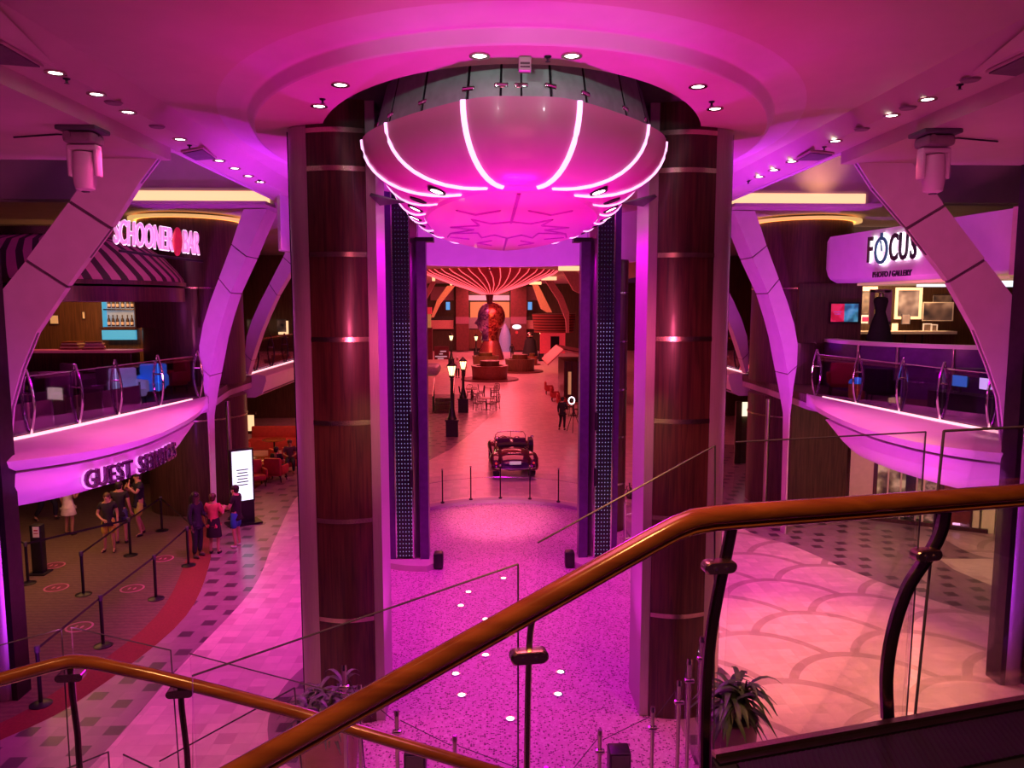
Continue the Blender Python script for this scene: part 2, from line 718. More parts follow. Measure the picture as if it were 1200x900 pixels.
# dotted walkway, left, from the far café to the stair foot
edge_in = spline([(-7.0, 32), (-6.0, 28)] + gpx((352, 578), (322, 632), (296, 690), (205, 788), (110, 895)) + [(-6.3, 8)], 5)
edge_out = spline([(-8.5, 32), (-8.6, 27)] + gpx((252, 612), (247, 655), (218, 722), (115, 806), (0, 868)) + [(-10.2, 8)], 5)
m = MB()
k = len(edge_in)
m.add([(p[0], p[1], .004) for p in edge_in] + [(p[0], p[1], .004) for p in edge_out], [(i, i + 1, k + i + 1, k + i) for i in range(k - 1)])
struct('floor_dotted_left', m, 'tile_dotted')
# paler dotted tiles beside it
m = MB()
pale = [(p[0] + 2.2, p[1] + .3) for p in edge_in]
m.add([(p[0], p[1], .003) for p in pale] + [(p[0], p[1], .003) for p in edge_in], [(i, i + 1, k + i + 1, k + i) for i in range(k - 1)])
struct('floor_pale_left', m, 'tile_pale')
# red carpet border and carpet of the queue area
bord = [(p[0] - .62, p[1]) for p in edge_out]
m = MB()
m.add([(p[0], p[1], .006) for p in edge_out] + [(p[0], p[1], .006) for p in bord], [(i, i + 1, k + i + 1, k + i) for i in range(k - 1)])
struct('floor_carpet_border', m, 'carpet_red')
m = MB()
m.add([(p[0], p[1], .005) for p in bord] + [(-20, p[1], .005) for p in bord], [(i, i + 1, k + i + 1, k + i) for i in range(k - 1)])
struct('floor_carpet', m, 'carpet')

# dotted walkway, right
re_in = spline([(6.6, 34), (6.9, 26)] + gpx((868, 618), (930, 640), (1000, 670), (1095, 704), (1180, 722)) + [(14, 15.2), (20, 12.5)], 5)
re_out = spline([(12, 34), (11.6, 26)] + gpx((960, 585), (1010, 590), (1060, 600), (1120, 640), (1175, 655)) + [(15, 19), (20, 17.5)], 5)
k2 = min(len(re_in), len(re_out))
m = MB()
m.add([(p[0], p[1], .004) for p in re_in[:k2]] + [(p[0], p[1], .004) for p in re_out[:k2]], [(i, i + 1, k2 + i + 1, k2 + i) for i in range(k2 - 1)])
struct('floor_dotted_right', m, 'tile_dotted')
m = flat(gpx((1100, 655), (1178, 655), (1290, 690), (1300, 735), (1180, 694), (1118, 668)), .007)
struct('floor_cream_patch', m, 'tile_pale')

# dotted curve on the far promenade, left side
m = flat(gpx((470, 552), (500, 541), (527, 527), (552, 508), (572, 490), (586, 478), (560, 462), (470, 462)), .004)
struct('floor_dotted_far', m, 'tile_dotted')

# dotted ring of tiles at the foot of each great column
for nm, sx in (('left', -1), ('right', 1)):
    m = MB()
    m.prism(arc(sx * 2.75, 11.9, 1.15, 2.0, 0, 360, 40)[:-1], 0, .006)
    struct('floor_ring_' + nm, m, 'tile_dotted')

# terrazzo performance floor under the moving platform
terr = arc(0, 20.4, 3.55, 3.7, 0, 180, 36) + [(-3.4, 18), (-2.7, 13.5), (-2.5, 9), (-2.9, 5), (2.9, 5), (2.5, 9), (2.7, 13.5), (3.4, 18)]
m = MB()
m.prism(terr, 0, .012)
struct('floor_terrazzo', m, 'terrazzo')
ring_o = arc(0, 20.4, 3.9, 4.05, -8, 188, 48)
ring_i = arc(0, 20.4, 3.55, 3.7, -8, 188, 48)
m = MB()
rings = []
for (a, b) in zip(ring_i, ring_o):
    rings.append([(a[0], a[1], 0.0), (a[0], a[1], .1), (b[0], b[1], .1), (b[0], b[1], 0)])
m.loft([[Vector(p) for p in r] for r in rings])
struct('trim_1', m, 'mauve_paint')

# balcony decks (level above), each with its lip
LIPO = spline([(-7.85, 20.1), (-7.25, 18), (-6.92, 16), (-6.85, 14.4), (-7.25, 13), (-8.3, 12.0), (-9.6, 11.2), (-12.5, 10.5)], 6)
LIPI = spline([(-7.95, 20.25), (-8.3, 18.2), (-8.6, 16.4), (-8.85, 15.0), (-9.2, 13.5), (-9.8, 12.3), (-10.4, 11.6), (-12.6, 10.9)], 6)


def mir(P, dx=0.0):
    return [Vector((-p[0] + dx, p[1])) for p in P]


DXR = .45
for sd, li in (('left', LIPI), ('right', mir(LIPI, DXR))):
    s = -1 if sd == 'left' else 1
    m = MB()
    m.prism([(p[0], p[1]) for p in li] + [(s * 20, 10.9), (s * 20, 44), (s * 8.6, 44), (s * 8.6, 24)], 3.8, 4.0)
    struct('floor_upper_' + sd, m, 'carpet')
    m = MB()
    m.prism([(p[0], p[1]) for p in li] + [(s * 20, 10.9), (s * 20, 44), (s * 8.6, 44), (s * 8.6, 24)], 3.6, 3.78)
    struct('ceiling_lower_' + sd, m, 'mauve_paint')

# ---------------- ceilings
ZC = 9.22


def ell(ax, ay, cy, n=96):
    return [(ax * math.sin(2 * PI * i / n), cy - ay * math.cos(2 * PI * i / n)) for i in range(n)]


CY = 13.4
prof = [(3.05, 5.06, 10.6), (3.05, 5.06, 9.05), (4.02, 5.64, 9.05)]
m = MB()
m.loft([[Vector((x, y, z)) for x, y in ell(ax, ay, CY)] for ax, ay, z in prof], caps=False)
struct('ceiling_ring', m, 'ceiling_paint', 50)
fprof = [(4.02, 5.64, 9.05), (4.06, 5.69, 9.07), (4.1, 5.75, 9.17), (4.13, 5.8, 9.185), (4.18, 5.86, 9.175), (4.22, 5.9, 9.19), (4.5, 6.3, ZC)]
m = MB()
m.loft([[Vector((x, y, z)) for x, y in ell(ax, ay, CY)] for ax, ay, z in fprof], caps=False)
struct('ceiling_ring_fascia', m, 'mauve_paint', 50)  # separate paint tone stands in for the fascia's different shade
# main ceiling around the ring
inn = ell(4.5, 6.3, CY)
out = []
for x, y in inn:
    a = math.atan2(y - CY, x)
    c, s = math.cos(a), math.sin(a)
    t = min(4.96 / abs(c) if abs(c) > 1e-6 else 1e9, ((27 - CY) if s > 0 else (CY + 2)) / abs(s) if abs(s) > 1e-6 else 1e9)
    out.append((c * t, CY + s * t))
m = MB()
m.loft([[Vector((x, y, ZC)) for x, y in inn], [Vector((x, y, ZC)) for x, y in out]], caps=False)
for cx in (-4.96, 4.96):
    for cy in (-2, 27):
        near = [p for p in out if abs(abs(p[0]) - 4.96) < .02 and p[0] * cx > 0]
        e = min(near, key=lambda p: abs(p[1] - cy))
        near2 = [p for p in out if abs(p[1] - cy) < .02 and p[0] * cx > 0]
        e2 = max(near2, key=lambda p: abs(p[0]))
        m.add([(e[0], e[1], ZC), (cx, cy, ZC), (e2[0], e2[1], ZC)], [(0, 1, 2)])
struct('ceiling', m, 'ceiling_paint')

for sd, s in (('left', -1), ('right', 1)):
    # dropped strip that carries the downlights
    m = MB()
    m.loft([[Vector((s * 4.75, y, ZC + .02)), Vector((s * 4.96, y, 9.02)), Vector((s * 4.98, y, 9.0)), Vector((s * 5.48, y, 9.0)), Vector((s * 5.48, y, ZC + .05))] for y in (-2, 7.4, 27)])
    struct('ceiling_strip_' + sd, m, 'ceiling_paint')
    # raised wedge of the near ceiling beside the strip
    m = MB()
    m.add([(s * 4.95, 8.4, 9.02), (s * 4.2, 4.5, 9.29), (s * 4.95, -1, 9.02), (s * 4.95, 4.5, 9.0)], [(0, 1, 3), (1, 2, 3)])
    struct('ceiling_wedge_' + sd, m, 'ceiling_paint')
    # lower outer ceiling over the balcony front
    m = MB()
    m.box((s * 12.74, 5.3, 8.9), (14.52, 14.6, .2))
    struct('ceiling_outer_' + sd, m, 'ceiling_paint')
    # recess behind it
    m = MB()
    m.box((s * 12.8, 16.5, 10.5), (14.6, 8.2, .1))
    m.box((s * 5.55, 16.5, 9.75), (.1, 8.0, 1.5))
    struct('ceiling_recess_' + sd, m, 'mauve_paint')
    # bulkhead across the recess and the ceiling beyond
    m = MB()
    m.box((s * 12.8, 20.75, 9.9), (14.6, .3, 1.3))
    struct('wall_bulkhead_' + sd, m, 'mauve_paint')
    m = MB()
    m.box((s * 12.5, 33, 9.25), (14.2, 24.4, .1))
    struct('ceiling_back_' + sd, m, 'mauve_paint')

# end face of the ceiling opening, bright under the purple light
ef = [p for p in arc(0, 16.5, 5.2, 9.0, 8, 172, 40)]
m = MB()
m.loft([[Vector((x, y, 7.75)), Vector((x, y, 9.3)), Vector((x * 1.04, y + .5, 9.3)), Vector((x * 1.04, y + .5, 7.75))] for x, y in ef])
struct('trim_2', m, 'white_paint')

# ---------------- upper interior seen through the opening
m = MB()
m.box((0, 13.4, 13.6), (12, 18, .1))
struct('ceiling_upper', m, 'grey')
m = MB()
m.lathe([(6.2, 9.4), (6.2, 13.6)], (0, 14, 0), 48)
struct('wall_upper', m, 'dark_grey')

# ---------------- side and end walls
for sd, s in (('left', -1), ('right', 1)):
    m = MB()
    m.box((s * 19, 30, 5.2), (.3, 90, 10.6))
    struct('wall_' + sd, m, 'wood_panel')
    m = MB()   # brick wall over the balcony bar / shop
    m.box((s * 15.1, 26.7, 9.0), (9.2, .2, 3.0))
    struct('wall_brick_' + sd, m, 'brick')
    m = MB()
    m.box((s * 15.1, 26.72, 5.75), (9.2, .2, 3.5))
    struct('wall_balcony_' + sd, m, 'wood_bar')
    m = MB()
    m.box((s * (15.1 if s < 0 else 16.6), 27.2, 1.8), (9.2 if s < 0 else 6, .2, 3.6))
    struct('wall_lower_' + sd, m, 'wood_panel')
    m = MB()
    m.box((s * 14, 43.0, 4.6), (11, .2, 9.2))
    struct('wall_cafe_' + sd, m, 'wood_bar')
    m = MB()
    m.box((s * 10.55, 26.4, 9.2), (.16, .16, 2.4))
    m.box((s * 10.2, 26.4, 9.2), (.08, .14, 2.4))
    struct('trim_brick_' + sd, m, 'black')

# glowing coves under the bulkheads
for sd, s in (('left', -1), ('right', 1)):
    m = MB()
    m.box((s * 8.0, 20.2, 9.07), (3.9, .9, .08))
    m.box((s * 8.0, 20.55, 9.3), (3.9, .1, .5))
    struct('trim_cove_' + sd, m, 'mauve_paint')
    m = MB()
    m.box((s * 8.0, 20.47, 9.3), (3.7, .04, .32))
    struct('trim_cove_light_' + sd, m, 'strip_warm')

# ================================================================== arched fins
def px_poly(P, Y):
    return [at(x, y, Y) for x, y in P]


def fin_near(sd):
    """Broad flat fin rising from the near pillar; panels divided by dark joints."""
    if sd == 'left':
        Rr = [(185, 185), (163, 214), (129, 267), (78, 336), (42, 390), (25, 432), (12, 478), (6, 540)]
        Ll = [(120, 185), (98, 212), (81, 236), (30, 305), (0, 343), (-26, 390), (-44, 440), (-52, 540)]
    else:
        Rr = [(1002, 186), (1024, 220), (1064, 267), (1112, 330), (1143, 387), (1160, 430), (1172, 466), (1180, 540)]
        Ll = [(1064, 185), (1095, 222), (1107, 241), (1155, 304), (1194, 356), (1206, 400), (1214, 440), (1222, 540)]
    Y = 12.45
    t = thing('arched_fin', 'broad pink arched fin sweeping down past the ' + ('schooner bar awning' if sd == 'left' else 'round clock-like FOCUS shop sign'), 'pillar', at(Rr[-1][0], Rr[-1][1], Y))
    t['label'] = 'broad pink arched fin crossing in front of the striped awning' if sd == 'left' else 'broad pink arched fin crossing in front of the FOCUS sign'
    cuts = [(0, 2), (2, 3), (3, 7)]
    for i, (a, b) in enumerate(cuts):
        poly = px_poly(Rr[a:b + 1] + Ll[a:b + 1][::-1], Y)
        c = sum(poly, Vector()) / len(poly)
        d0 = (poly[0] + poly[-1]) / 2
        d1 = (poly[b - a] + poly[b - a + 1]) / 2
        ax = (d1 - d0).normalized()
        n = b - a + 1
        if i > 0:
            poly[0] += ax * .025; poly[-1] += ax * .025
        if i < len(cuts) - 1:
            poly[n - 1] -= ax * .025; poly[n] -= ax * .025
        MB().slab(poly, (0, .14, 0)).build('panel', MATS['fin_paint'], t)
    core = px_poly(Rr + Ll[::-1], Y)
    MB().slab([p + Vector((0, .04, 0)) for p in core], (0, .06, 0)).build('core', MATS['joint_dark'], t)
    MB().slab([at(Rr[0][0], Rr[0][1], Y) + Vector((0, -.01, 0)), at(Ll[0][0], Ll[0][1], Y) + Vector((0, -.01, 0)), at(Ll[0][0], Ll[0][1] - 3, Y) + Vector((0, -.01, 0)), at(Rr[0][0], Rr[0][1] - 3, Y) + Vector((0, -.01, 0))], (0, .16, 0)).build('top_bracket', MATS['vent_grey'], t)
    return t


fin_near('left')
fin_near('right')

FR_L = [(285.5, 245), (278, 266), (271.5, 286), (264, 306), (256.5, 326), (246, 354), (238, 380), (233.5, 405), (234.5, 430), (239, 456), (243, 490), (245, 530), (248, 618)]
FR_R = [(312.5, 245), (299.5, 274), (289, 300), (279.5, 322), (270.5, 343), (261, 373), (254, 398), (249.5, 420), (246, 440), (243.5, 462), (244.8, 490), (246.5, 530), (249.5, 618)]
FR_D = [1.0, 1.0, 1.0, .95, .9, .9, .92, .95, .92, .8, .42, .36, .34]


def fin_far(s, Y, scale, label, dx=0.0, lean=0.0, zmin=0.0):
    """Deep curved fin: broad face to the camera, purple-lit side to the aisle, narrowing to a thin foot."""
    L = [at(x, y, 20.5) for x, y in FR_L]
    Rr = [at(x, y, 20.5) for x, y in FR_R]
    def mv(p):
        z = p.z if p.z > .6 else 0.0
        return Vector((s * (-p.x + lean * (1 - z / 9)), Y, max(z, zmin)))
    t = thing('arched_fin', label, 'pillar', mv(L[-1]))
    rings = []
    for i in range(len(L) if not zmin else 10):
        a, b, d = mv(L[i]), mv(Rr[i]), Vector((0, FR_D[i] * scale, 0))
        rings.append([a, b, b + d, a + d])
    # split in panels at the joints
    cuts = [(0, 2), (2, 4), (4, 8), (8, len(rings) - 1)]
    for i, (a, b) in enumerate(cuts):
        rr = [list(r) for r in rings[a:b + 1]]
        if i > 0:
            rr[0] = [p + (q - p).normalized() * .03 for p, q in zip(rr[0], rr[1])]
        MB().loft(rr).build('panel', MATS['fin_paint'], t, smooth=25)
    m = MB()
    cr = []
    for r in rings:
        c = sum(r, Vector()) / 4
        cr.append([c + (p - c) * .9 for p in r])
    m.loft(cr).build('core', MATS['joint_dark'], t)
    return t


fin_far(-1, 20.5, 1, 'deep curved fin with purple side, rising beside the tip of the guest services balcony')
fin_far(1, 20.5, 1, 'deep curved fin with purple side, rising beside the tip of the balcony under FOCUS')
fin_far(-1, 26.0, .5, 'second curved fin, half hidden behind the purple fin near guest services', 0, 1.2, 4.0)
fin_far(1, 26.0, .5, 'second curved fin, half hidden behind the purple fin near the photo shop', 0, 1.2, 4.0)

# ================================================================== great columns
BAND_Y = [152, 197, 298, 398, 496, 611, 727]


def great_column(s, label):
    t = thing('great_column', label, 'column', (s * 2.66, 11.5, 0))
    Yf = 11.2
    zs = [0.0] + sorted([at(391, y, Yf - .1).z for y in BAND_Y])
    X = lambda a, b: (s * a, b)
    # plan of each facing: flat steel blade inside, bowed wood, rounded steel outside
    wood = [X(2.14 + (2.98 - 2.14) * i / 10, Yf - .02 - .1 * math.sin(PI * i / 10)) for i in range(11)]
    def strip(plan, back, z0, z1):
        m = MB()
        poly = plan + back
        m.prism(poly, z0, z1)
        return m
    wback = [X(2.98, 11.9), X(2.14, 11.9)]
    for i in range(len(zs)):
        z0 = zs[i] + (.035 if i else 0)
        z1 = (zs[i + 1] - .035) if i + 1 < len(zs) else 11.5
        strip(wood, wback, z0, z1).build('wood_panel', MATS['wood_dark'], t)
    wb = [X(2.14 + (2.98 - 2.14) * i / 10, Yf - .035 - .1 * math.sin(PI * i / 10)) for i in range(11)]
    for z in zs[1:]:
        strip(wb, wback, z - .035, z + .035).build('metal_band', MATS['brass_steel'], t)
    blade = [X(2.0, Yf), X(2.137, Yf), X(2.137, 12.1), X(2.0, 12.1)]
    MB().prism(blade, 0, 11.5).build('steel_blade', MATS['steel_satin'], t)
    outer = [X(2.985, Yf + .0)] + [X(2.985 + .33 * math.sin(R(a)), Yf + .33 - .33 * math.cos(R(a))) for a in range(10, 91, 10)] + [X(3.315, 12.1), X(2.985, 12.1)]
    MB().prism(outer, 0, 9.04).build('steel_side', MATS['steel_satin'], t)
    MB().prism([X(3.32, 11.6), X(3.36, 11.6), X(3.36, 12.1), X(3.32, 12.1)], 0, 9.04).build('edge_strip', MATS['dark_metal'], t)
    return t


great_column(-1, 'great wood and steel column behind the potted plant with pinkish tub')
great_column(1, 'great wood and steel column behind the potted plant with dark tub')
bpy.data.objects['great_column']['label'] = 'great wood and steel column standing on the guest services side'
bpy.data.objects['great_column.001']['label'] = 'great wood and steel column standing on the photo shop side'

# pillars at the picture's sides that carry the near fins
for s, px, lab in ((-1, 13, 'purple-lit steel pillar with dark edge strip beside the queue carpet'), (1, 1178, 'purple-lit steel pillar with dark edge strip beside the shop doors')):
    X0 = at(px, 700, 12.0).x
    t = thing('side_pillar', lab, 'pillar', (X0 + s * .5, 12.1, 0))
    def bxp(name, a, b, y0, y1, mat):
        return MB().box((X0 + s * (a + b) / 2, (y0 + y1) / 2, 4.38), (abs(b - a), y1 - y0, 8.76)).build(name, MATS[mat], t)
    bxp('edge_strip', 0, .09, 11.98, 12.35, 'dark_metal')
    pl = [(X0 + s * .09, 12.06), (X0 + s * .16, 12.0), (X0 + s * .26, 11.97), (X0 + s * .36, 12.0), (X0 + s * .42, 12.06), (X0 + s * .42, 12.35), (X0 + s * .09, 12.35)]
    MB().prism(pl, 0, 8.76).build('steel_shaft', MATS['steel_satin'], t)
    bxp('wood_panel', .42, 1.1, 11.96, 12.35, 'wood_dark')

# wood drums behind the far fins
DRX, DRY = 9.75, 24.3
for s, lab in ((-1, 'large round wood-clad column behind the purple fin near guest services'), (1, 'large round wood-clad column behind the purple fin near the photo shop')):
    t = thing('round_column', lab, 'column', (s * DRX, DRY, 0))
    for z0, z1 in ((0, 3.59), (4.01, 6.95), (7.0, 9.1)):
        MB().lathe([(1.5, z0), (1.5, z1)], (s * DRX, DRY, 0), 40).build('wood_cladding', MATS['wood_panel'], t)
    for z in (2.95, 6.975):
        MB().lathe([(1.52, z - .025), (1.52, z + .025)], (s * DRX, DRY, 0), 40).build('metal_band', MATS['brass_steel'], t)
    m = MB()
    m.lathe([(1.75, 9.08), (1.75, 9.16), (1.58, 9.16), (1.58, 9.08)], (s * DRX, DRY, -.04), 40)
    m.build('cove_ring', MATS['cove_gold'], t)
    MB().tube([(s * 8.24, 22.7, 0), (s * 8.24, 22.7, 3.58)], .07).build('chrome_pole', MATS['steel'], t)
# ================================================================== the moving platform
rimS = [(0, 8.2), (.63, 8.37), (1.6, 9.43), (2.05, 10.4), (1.975, 11.5), (1.95, 12.7), (1.93, 13.9), (1.88, 15.1), (1.78, 16.3), (1.55, 17.4), (1.1, 18.5), (0, 19.4)]
dskS = [(0, 8.66), (.2, 8.68), (.38, 8.78), (.7, 9.3), (1.05, 10.2), (1.3, 11.3), (1.38, 12.5), (1.36, 13.8), (1.25, 15.2), (1.0, 16.6), (.6, 17.9), (0, 18.7)]
ZR, ZD = 8.68, 7.82
SUB = 5


def smooth_half(S):
    ext = [Vector((-S[1][0], S[1][1]))] + [Vector(p) for p in S] + [Vector((-S[-2][0], S[-2][1]))]
    sp = spline(ext, SUB)
    sp = sp[SUB:-SUB]
    for p in sp:
        p.x = max(p.x, 0)
    return sp


rimH, dskH = smooth_half(rimS), smooth_half(dskS)


def full(Hh):
    return [Vector(p) for p in Hh] + [Vector((-p.x, p.y)) for p in Hh[1:-1]][::-1]


rimF, dskF = full(rimH), full(dskH)


def hull_pt(r, d, s):
    c, k = math.cos(s * PI / 2), math.sin(s * PI / 2)
    p = d + (r - d) * c
    return Vector((p.x, p.y, ZR - (ZR - ZD) * k))


plat = thing('moving_bar_platform', 'magenta-lit oval underside of the raised bar with white light ribs', 'platform', (0, 13.5, ZD))
m = MB()
rings = []
for s in [0, .06, .15, .25, .36, .48, .6, .72, .84, .94, 1.0]:
    rings.append([hull_pt(r, d, s) for r, d in zip(rimF, dskF)])
m.loft(rings, caps=False)
inner = [[Vector((p.x * .95, 13.6 + (p.y - 13.6) * .965, ZR + .03)) for p in rimF], [Vector((p.x * .9, 13.6 + (p.y - 13.6) * .93, ZR + .03)) for p in rimF]]
m.loft([rings[0]] + inner, caps=False)
m.build('hull', MATS['hull_paint'], plat)
MB().add([(p.x, p.y, ZD + .01) for p in dskF], [tuple(range(len(dskF)))]).add([(p.x * .97, 13.6 + (p.y - 13.6) * .97, ZD - .03) for p in dskF], [tuple(range(len(dskF)))]).loft([[Vector((p.x, p.y, ZD + .01)) for p in dskF], [Vector((p.x * .97, 13.6 + (p.y - 13.6) * .97, ZD - .03)) for p in dskF]], caps=False).build('belly_disc', MATS['hull_paint'], plat)
# light ribs
for sgn in (1, -1):
    for st in range(1, 10):
        i = st * SUB
        r = Vector((rimH[i].x * sgn, rimH[i].y))
        d = Vector((dskH[i].x * sgn, dskH[i].y))
        pts = [hull_pt(r, d, s / 12) for s in range(0, 13)]
        cen = Vector((0, 13.5, 8.6))
        w = .034 if st == 1 else (.026 if st < 4 else .018)
        MB().tube(pts, w, 8).build('light_rib', MATS['strip_white'], plat)
# downlights in the hull
for sgn in (1, -1):
    for j, (i, s, lit) in enumerate(((13, .80, 1), (18, .78, 0), (22, .8, 1), (27, .8, 1), (31, .8, 0), (36, .8, 1))):
        r = Vector((rimH[i].x * sgn, rimH[i].y)); d = Vector((dskH[i].x * sgn, dskH[i].y))
        p = hull_pt(r, d, s)
        p2 = hull_pt(r, d, s + .04)
        j2 = min(i + 1, len(rimH) - 1)
        p3 = hull_pt(Vector((rimH[j2].x * sgn, rimH[j2].y)), Vector((dskH[j2].x * sgn, dskH[j2].y)), s)
        nn = (p2 - p).cross(p3 - p).normalized()
        if nn.z > 0:
            nn = -nn
        MM = Matrix.Translation(p) @ nn.to_track_quat('-Z', 'Y').to_matrix().to_4x4()
        o = MB().lathe([(.115, -.012), (.12, .01), (.085, .01), (.08, -.012), (.115, -.012)], n=18, M=MM).build('downlight_ring', MATS['dark_metal'], plat)
        MB().lathe([(.001, -.008), (.08, -.008), (.08, .005), (.001, .005)], n=16, M=MM).build('lens', MATS['lamp_white' if lit else 'black'], o)
# dark wedges where the hull meets the columns
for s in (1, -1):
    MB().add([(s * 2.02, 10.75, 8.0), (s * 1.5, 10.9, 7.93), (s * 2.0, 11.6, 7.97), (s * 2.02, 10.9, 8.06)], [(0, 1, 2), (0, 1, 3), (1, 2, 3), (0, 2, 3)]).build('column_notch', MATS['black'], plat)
# rosette drawn on the belly disc
m = MB()
def bar(a, b, w=.02):
    a, b = Vector((a[0], a[1], ZD - .032)), Vector((b[0], b[1], ZD - .032))
    m.tube([a, b], w, 4)
bar((0, 9.0), (0, 12.2), .025)
bar((0, 15.0), (0, 18.3), .025)
rose = [(.32, 12.3), (.62, 11.7), (.52, 12.6), (1.0, 12.9), (.62, 13.3), (1.05, 14.0), (.56, 13.9), (.5, 14.9), (.25, 14.3)]
for s in (1, -1):
    for a, b in zip(rose[:-1], rose[1:]):
        bar((s * a[0], a[1]), (s * b[0], b[1]))
    bar((s * .25, 14.3), (0, 15.0)); bar((s * .32, 12.3), (0, 12.0))
    for a, b in (((.2, 10.6), (.55, 11.1)), ((.55, 11.1), (.8, 10.6)), ((.3, 15.6), (.6, 16.2)), ((.6, 16.2), (.3, 16.8)), ((1.05, 14.0), (1.15, 14.8)), ((.75, 15.2), (1.1, 14.8))):
        bar((s * a[0], a[1]), (s * b[0], b[1]))
m.build('rosette_pattern', pbr('pattern_magenta', (.46, .08, .36), .5), plat)
# leaning glass balustrade on the rim
GP = []
for i in range(0, len(rimF)):
    p = rimF[i]
    GP.append((Vector((p.x * .93, 13.6 + (p.y - 13.6) * .95, ZR + .06)), Vector((p.x * .80, 13.6 + (p.y - 13.6) * .90, ZR + 1.15))))
ids = list(range(0, len(rimF), 3))
for q in range(len(ids)):
    a = ids[q]; b = ids[(q + 1) % len(ids)]
    A, B = GP[a], GP[b]
    e = .04
    c0, c1 = A[0].lerp(B[0], e), A[0].lerp(B[0], 1 - e)
    d0, d1 = A[1].lerp(B[1], e), A[1].lerp(B[1], 1 - e)
    nrm = (c1 - c0).cross(d0 - c0).normalized() * .015
    MB().slab([c0, c1, d1, d0], nrm).build('smoked_panel', MATS['smoked_panel'], plat)
    cl = MB().rbox((A[0].lerp(A[1], .12)), (.16, .05, .06), .02, rz=math.atan2(B[0].y - A[0].y, B[0].x - A[0].x))
    cl.build('glass_clamp', MATS['chrome'], plat)
    MB().tube([A[0], A[1]], .016, 6).build('baluster', MATS['black'], plat)
bar_up = MB()
bar_up.lathe([(1.0, 0), (1.0, 1.0), (1.12, 1.0), (1.12, 1.06)], (0, 14.5, ZR + .03), 32, sy=2.2)
bar_up.build('bar_counter', MATS['dark_grey'], plat)
MB().add([(p.x * .93, 13.6 + (p.y - 13.6) * .95, ZR + .02) for p in rimF], [tuple(range(len(rimF)))]).build('deck', MATS['dark_grey'], plat)

# upper storey seen over the glass
m = MB()
for x in (-2.6, -2.35, 2.35, 2.6):
    m.box((x, 18.5, 11.5), (.18, .2, 4.1))
struct('trim_3', m, 'white')
m = MB(); m.box((3.05, 18.8, 11.5), (.7, .1, 4.1)); m.box((-3.05, 18.8, 11.5), (.7, .1, 4.1))
struct('wall_upper_back', m, 'cream')

# ================================================================== masts
def mast(s, label):
    Y = 18.35
    t = thing('guide_mast', label, 'mast', (s * 2.4, Y + .3, 0))
    def bx(name, x0, x1, y0, y1, z0, z1, mat, par=None):
        return MB().box((s * (x0 + x1) / 2, (y0 + y1) / 2, (z0 + z1) / 2), (abs(x1 - x0), y1 - y0, z1 - z0)).build(name, MATS[mat], par or t)
    rail = bx('guide_rail', 1.87, 2.09, Y - .12, Y + .25, .12, 7.98, 'purple_metal')
    bx('rail_cap', 1.68, 2.12, Y - .14, Y + .27, 7.98, 8.08, 'black', rail)
    MB().prism([(s * 2.09, Y + .05), (s * 2.24, Y - .05), (s * 2.24, Y + .3), (s * 2.09, Y + .3)], .12, 9.4).build('steel_face', MATS['steel'], t)
    bx('led_panel', 2.27, 2.66, Y - .1, Y + .2, .2, 9.4, 'led_dots')
    bx('panel_edge', 2.24, 2.27, Y - .14, Y + .2, .12, 9.4, 'chrome')
    bx('panel_edge', 2.66, 2.69, Y - .14, Y + .2, .12, 9.4, 'chrome')
    bx('side_cover', 2.69, 2.84, Y - .08, Y + .3, .12, 9.4, 'purple_metal')
    bx('spine', 2.1, 2.84, Y + .2, Y + .6, .02, 9.4, 'purple_metal')
    for z in (2.0, 3.4):
        bx('guide_roller', 2.24, 2.3, Y - .2, Y - .1, z, z + .45, 'black')
    # curved shoe at the foot
    m = MB()
    pl = [(s * 1.72, Y - .42)] + [(s * (1.72 + 1.25 * math.sin(R(a))), Y - .62 + .5 * (1 - math.cos(R(a)))) for a in range(8, 89, 10)] + [(s * 2.97, Y + .3), (s * 1.85, Y + .3)]
    m.prism(pl, .012, .16)
    m.build('shoe', MATS['mauve_paint'], t)
    m = MB()
    m.rbox((s * 1.62, Y - .35, .22), (.24, .3, .4), .06)
    m.build('buffer', MATS['black'], t)
    return t


mast(-1, 'tall black and steel guide mast with dotted light panel, nearer the street lamps')
mast(1, 'tall black and steel guide mast with dotted light panel, beside the round banded column')

# banded columns behind the masts
for s, lab in ((-1, 'slim round banded column mostly hidden behind the great column near guest services'), (1, 'slim round banded column standing right behind the guide mast by the glass gate')):
    t = thing('banded_column', lab, 'column', (s * 3.1, 21.2, 0))
    zs = [0, 1.4, 2.75, 4.1, 5.45, 6.8, 7.74]
    for a, b in zip(zs[:-1], zs[1:]):
        MB().lathe([(.46, a + .025), (.46, b - .025)], (s * 3.1, 21.2, 0), 28).build('wood_panel', MATS['wood_dark'], t)
    for z in zs[1:-1]:
        MB().lathe([(.47, z - .025), (.47, z + .025)], (s * 3.1, 21.2, 0), 28).build('metal_band', MATS['chrome'], t)

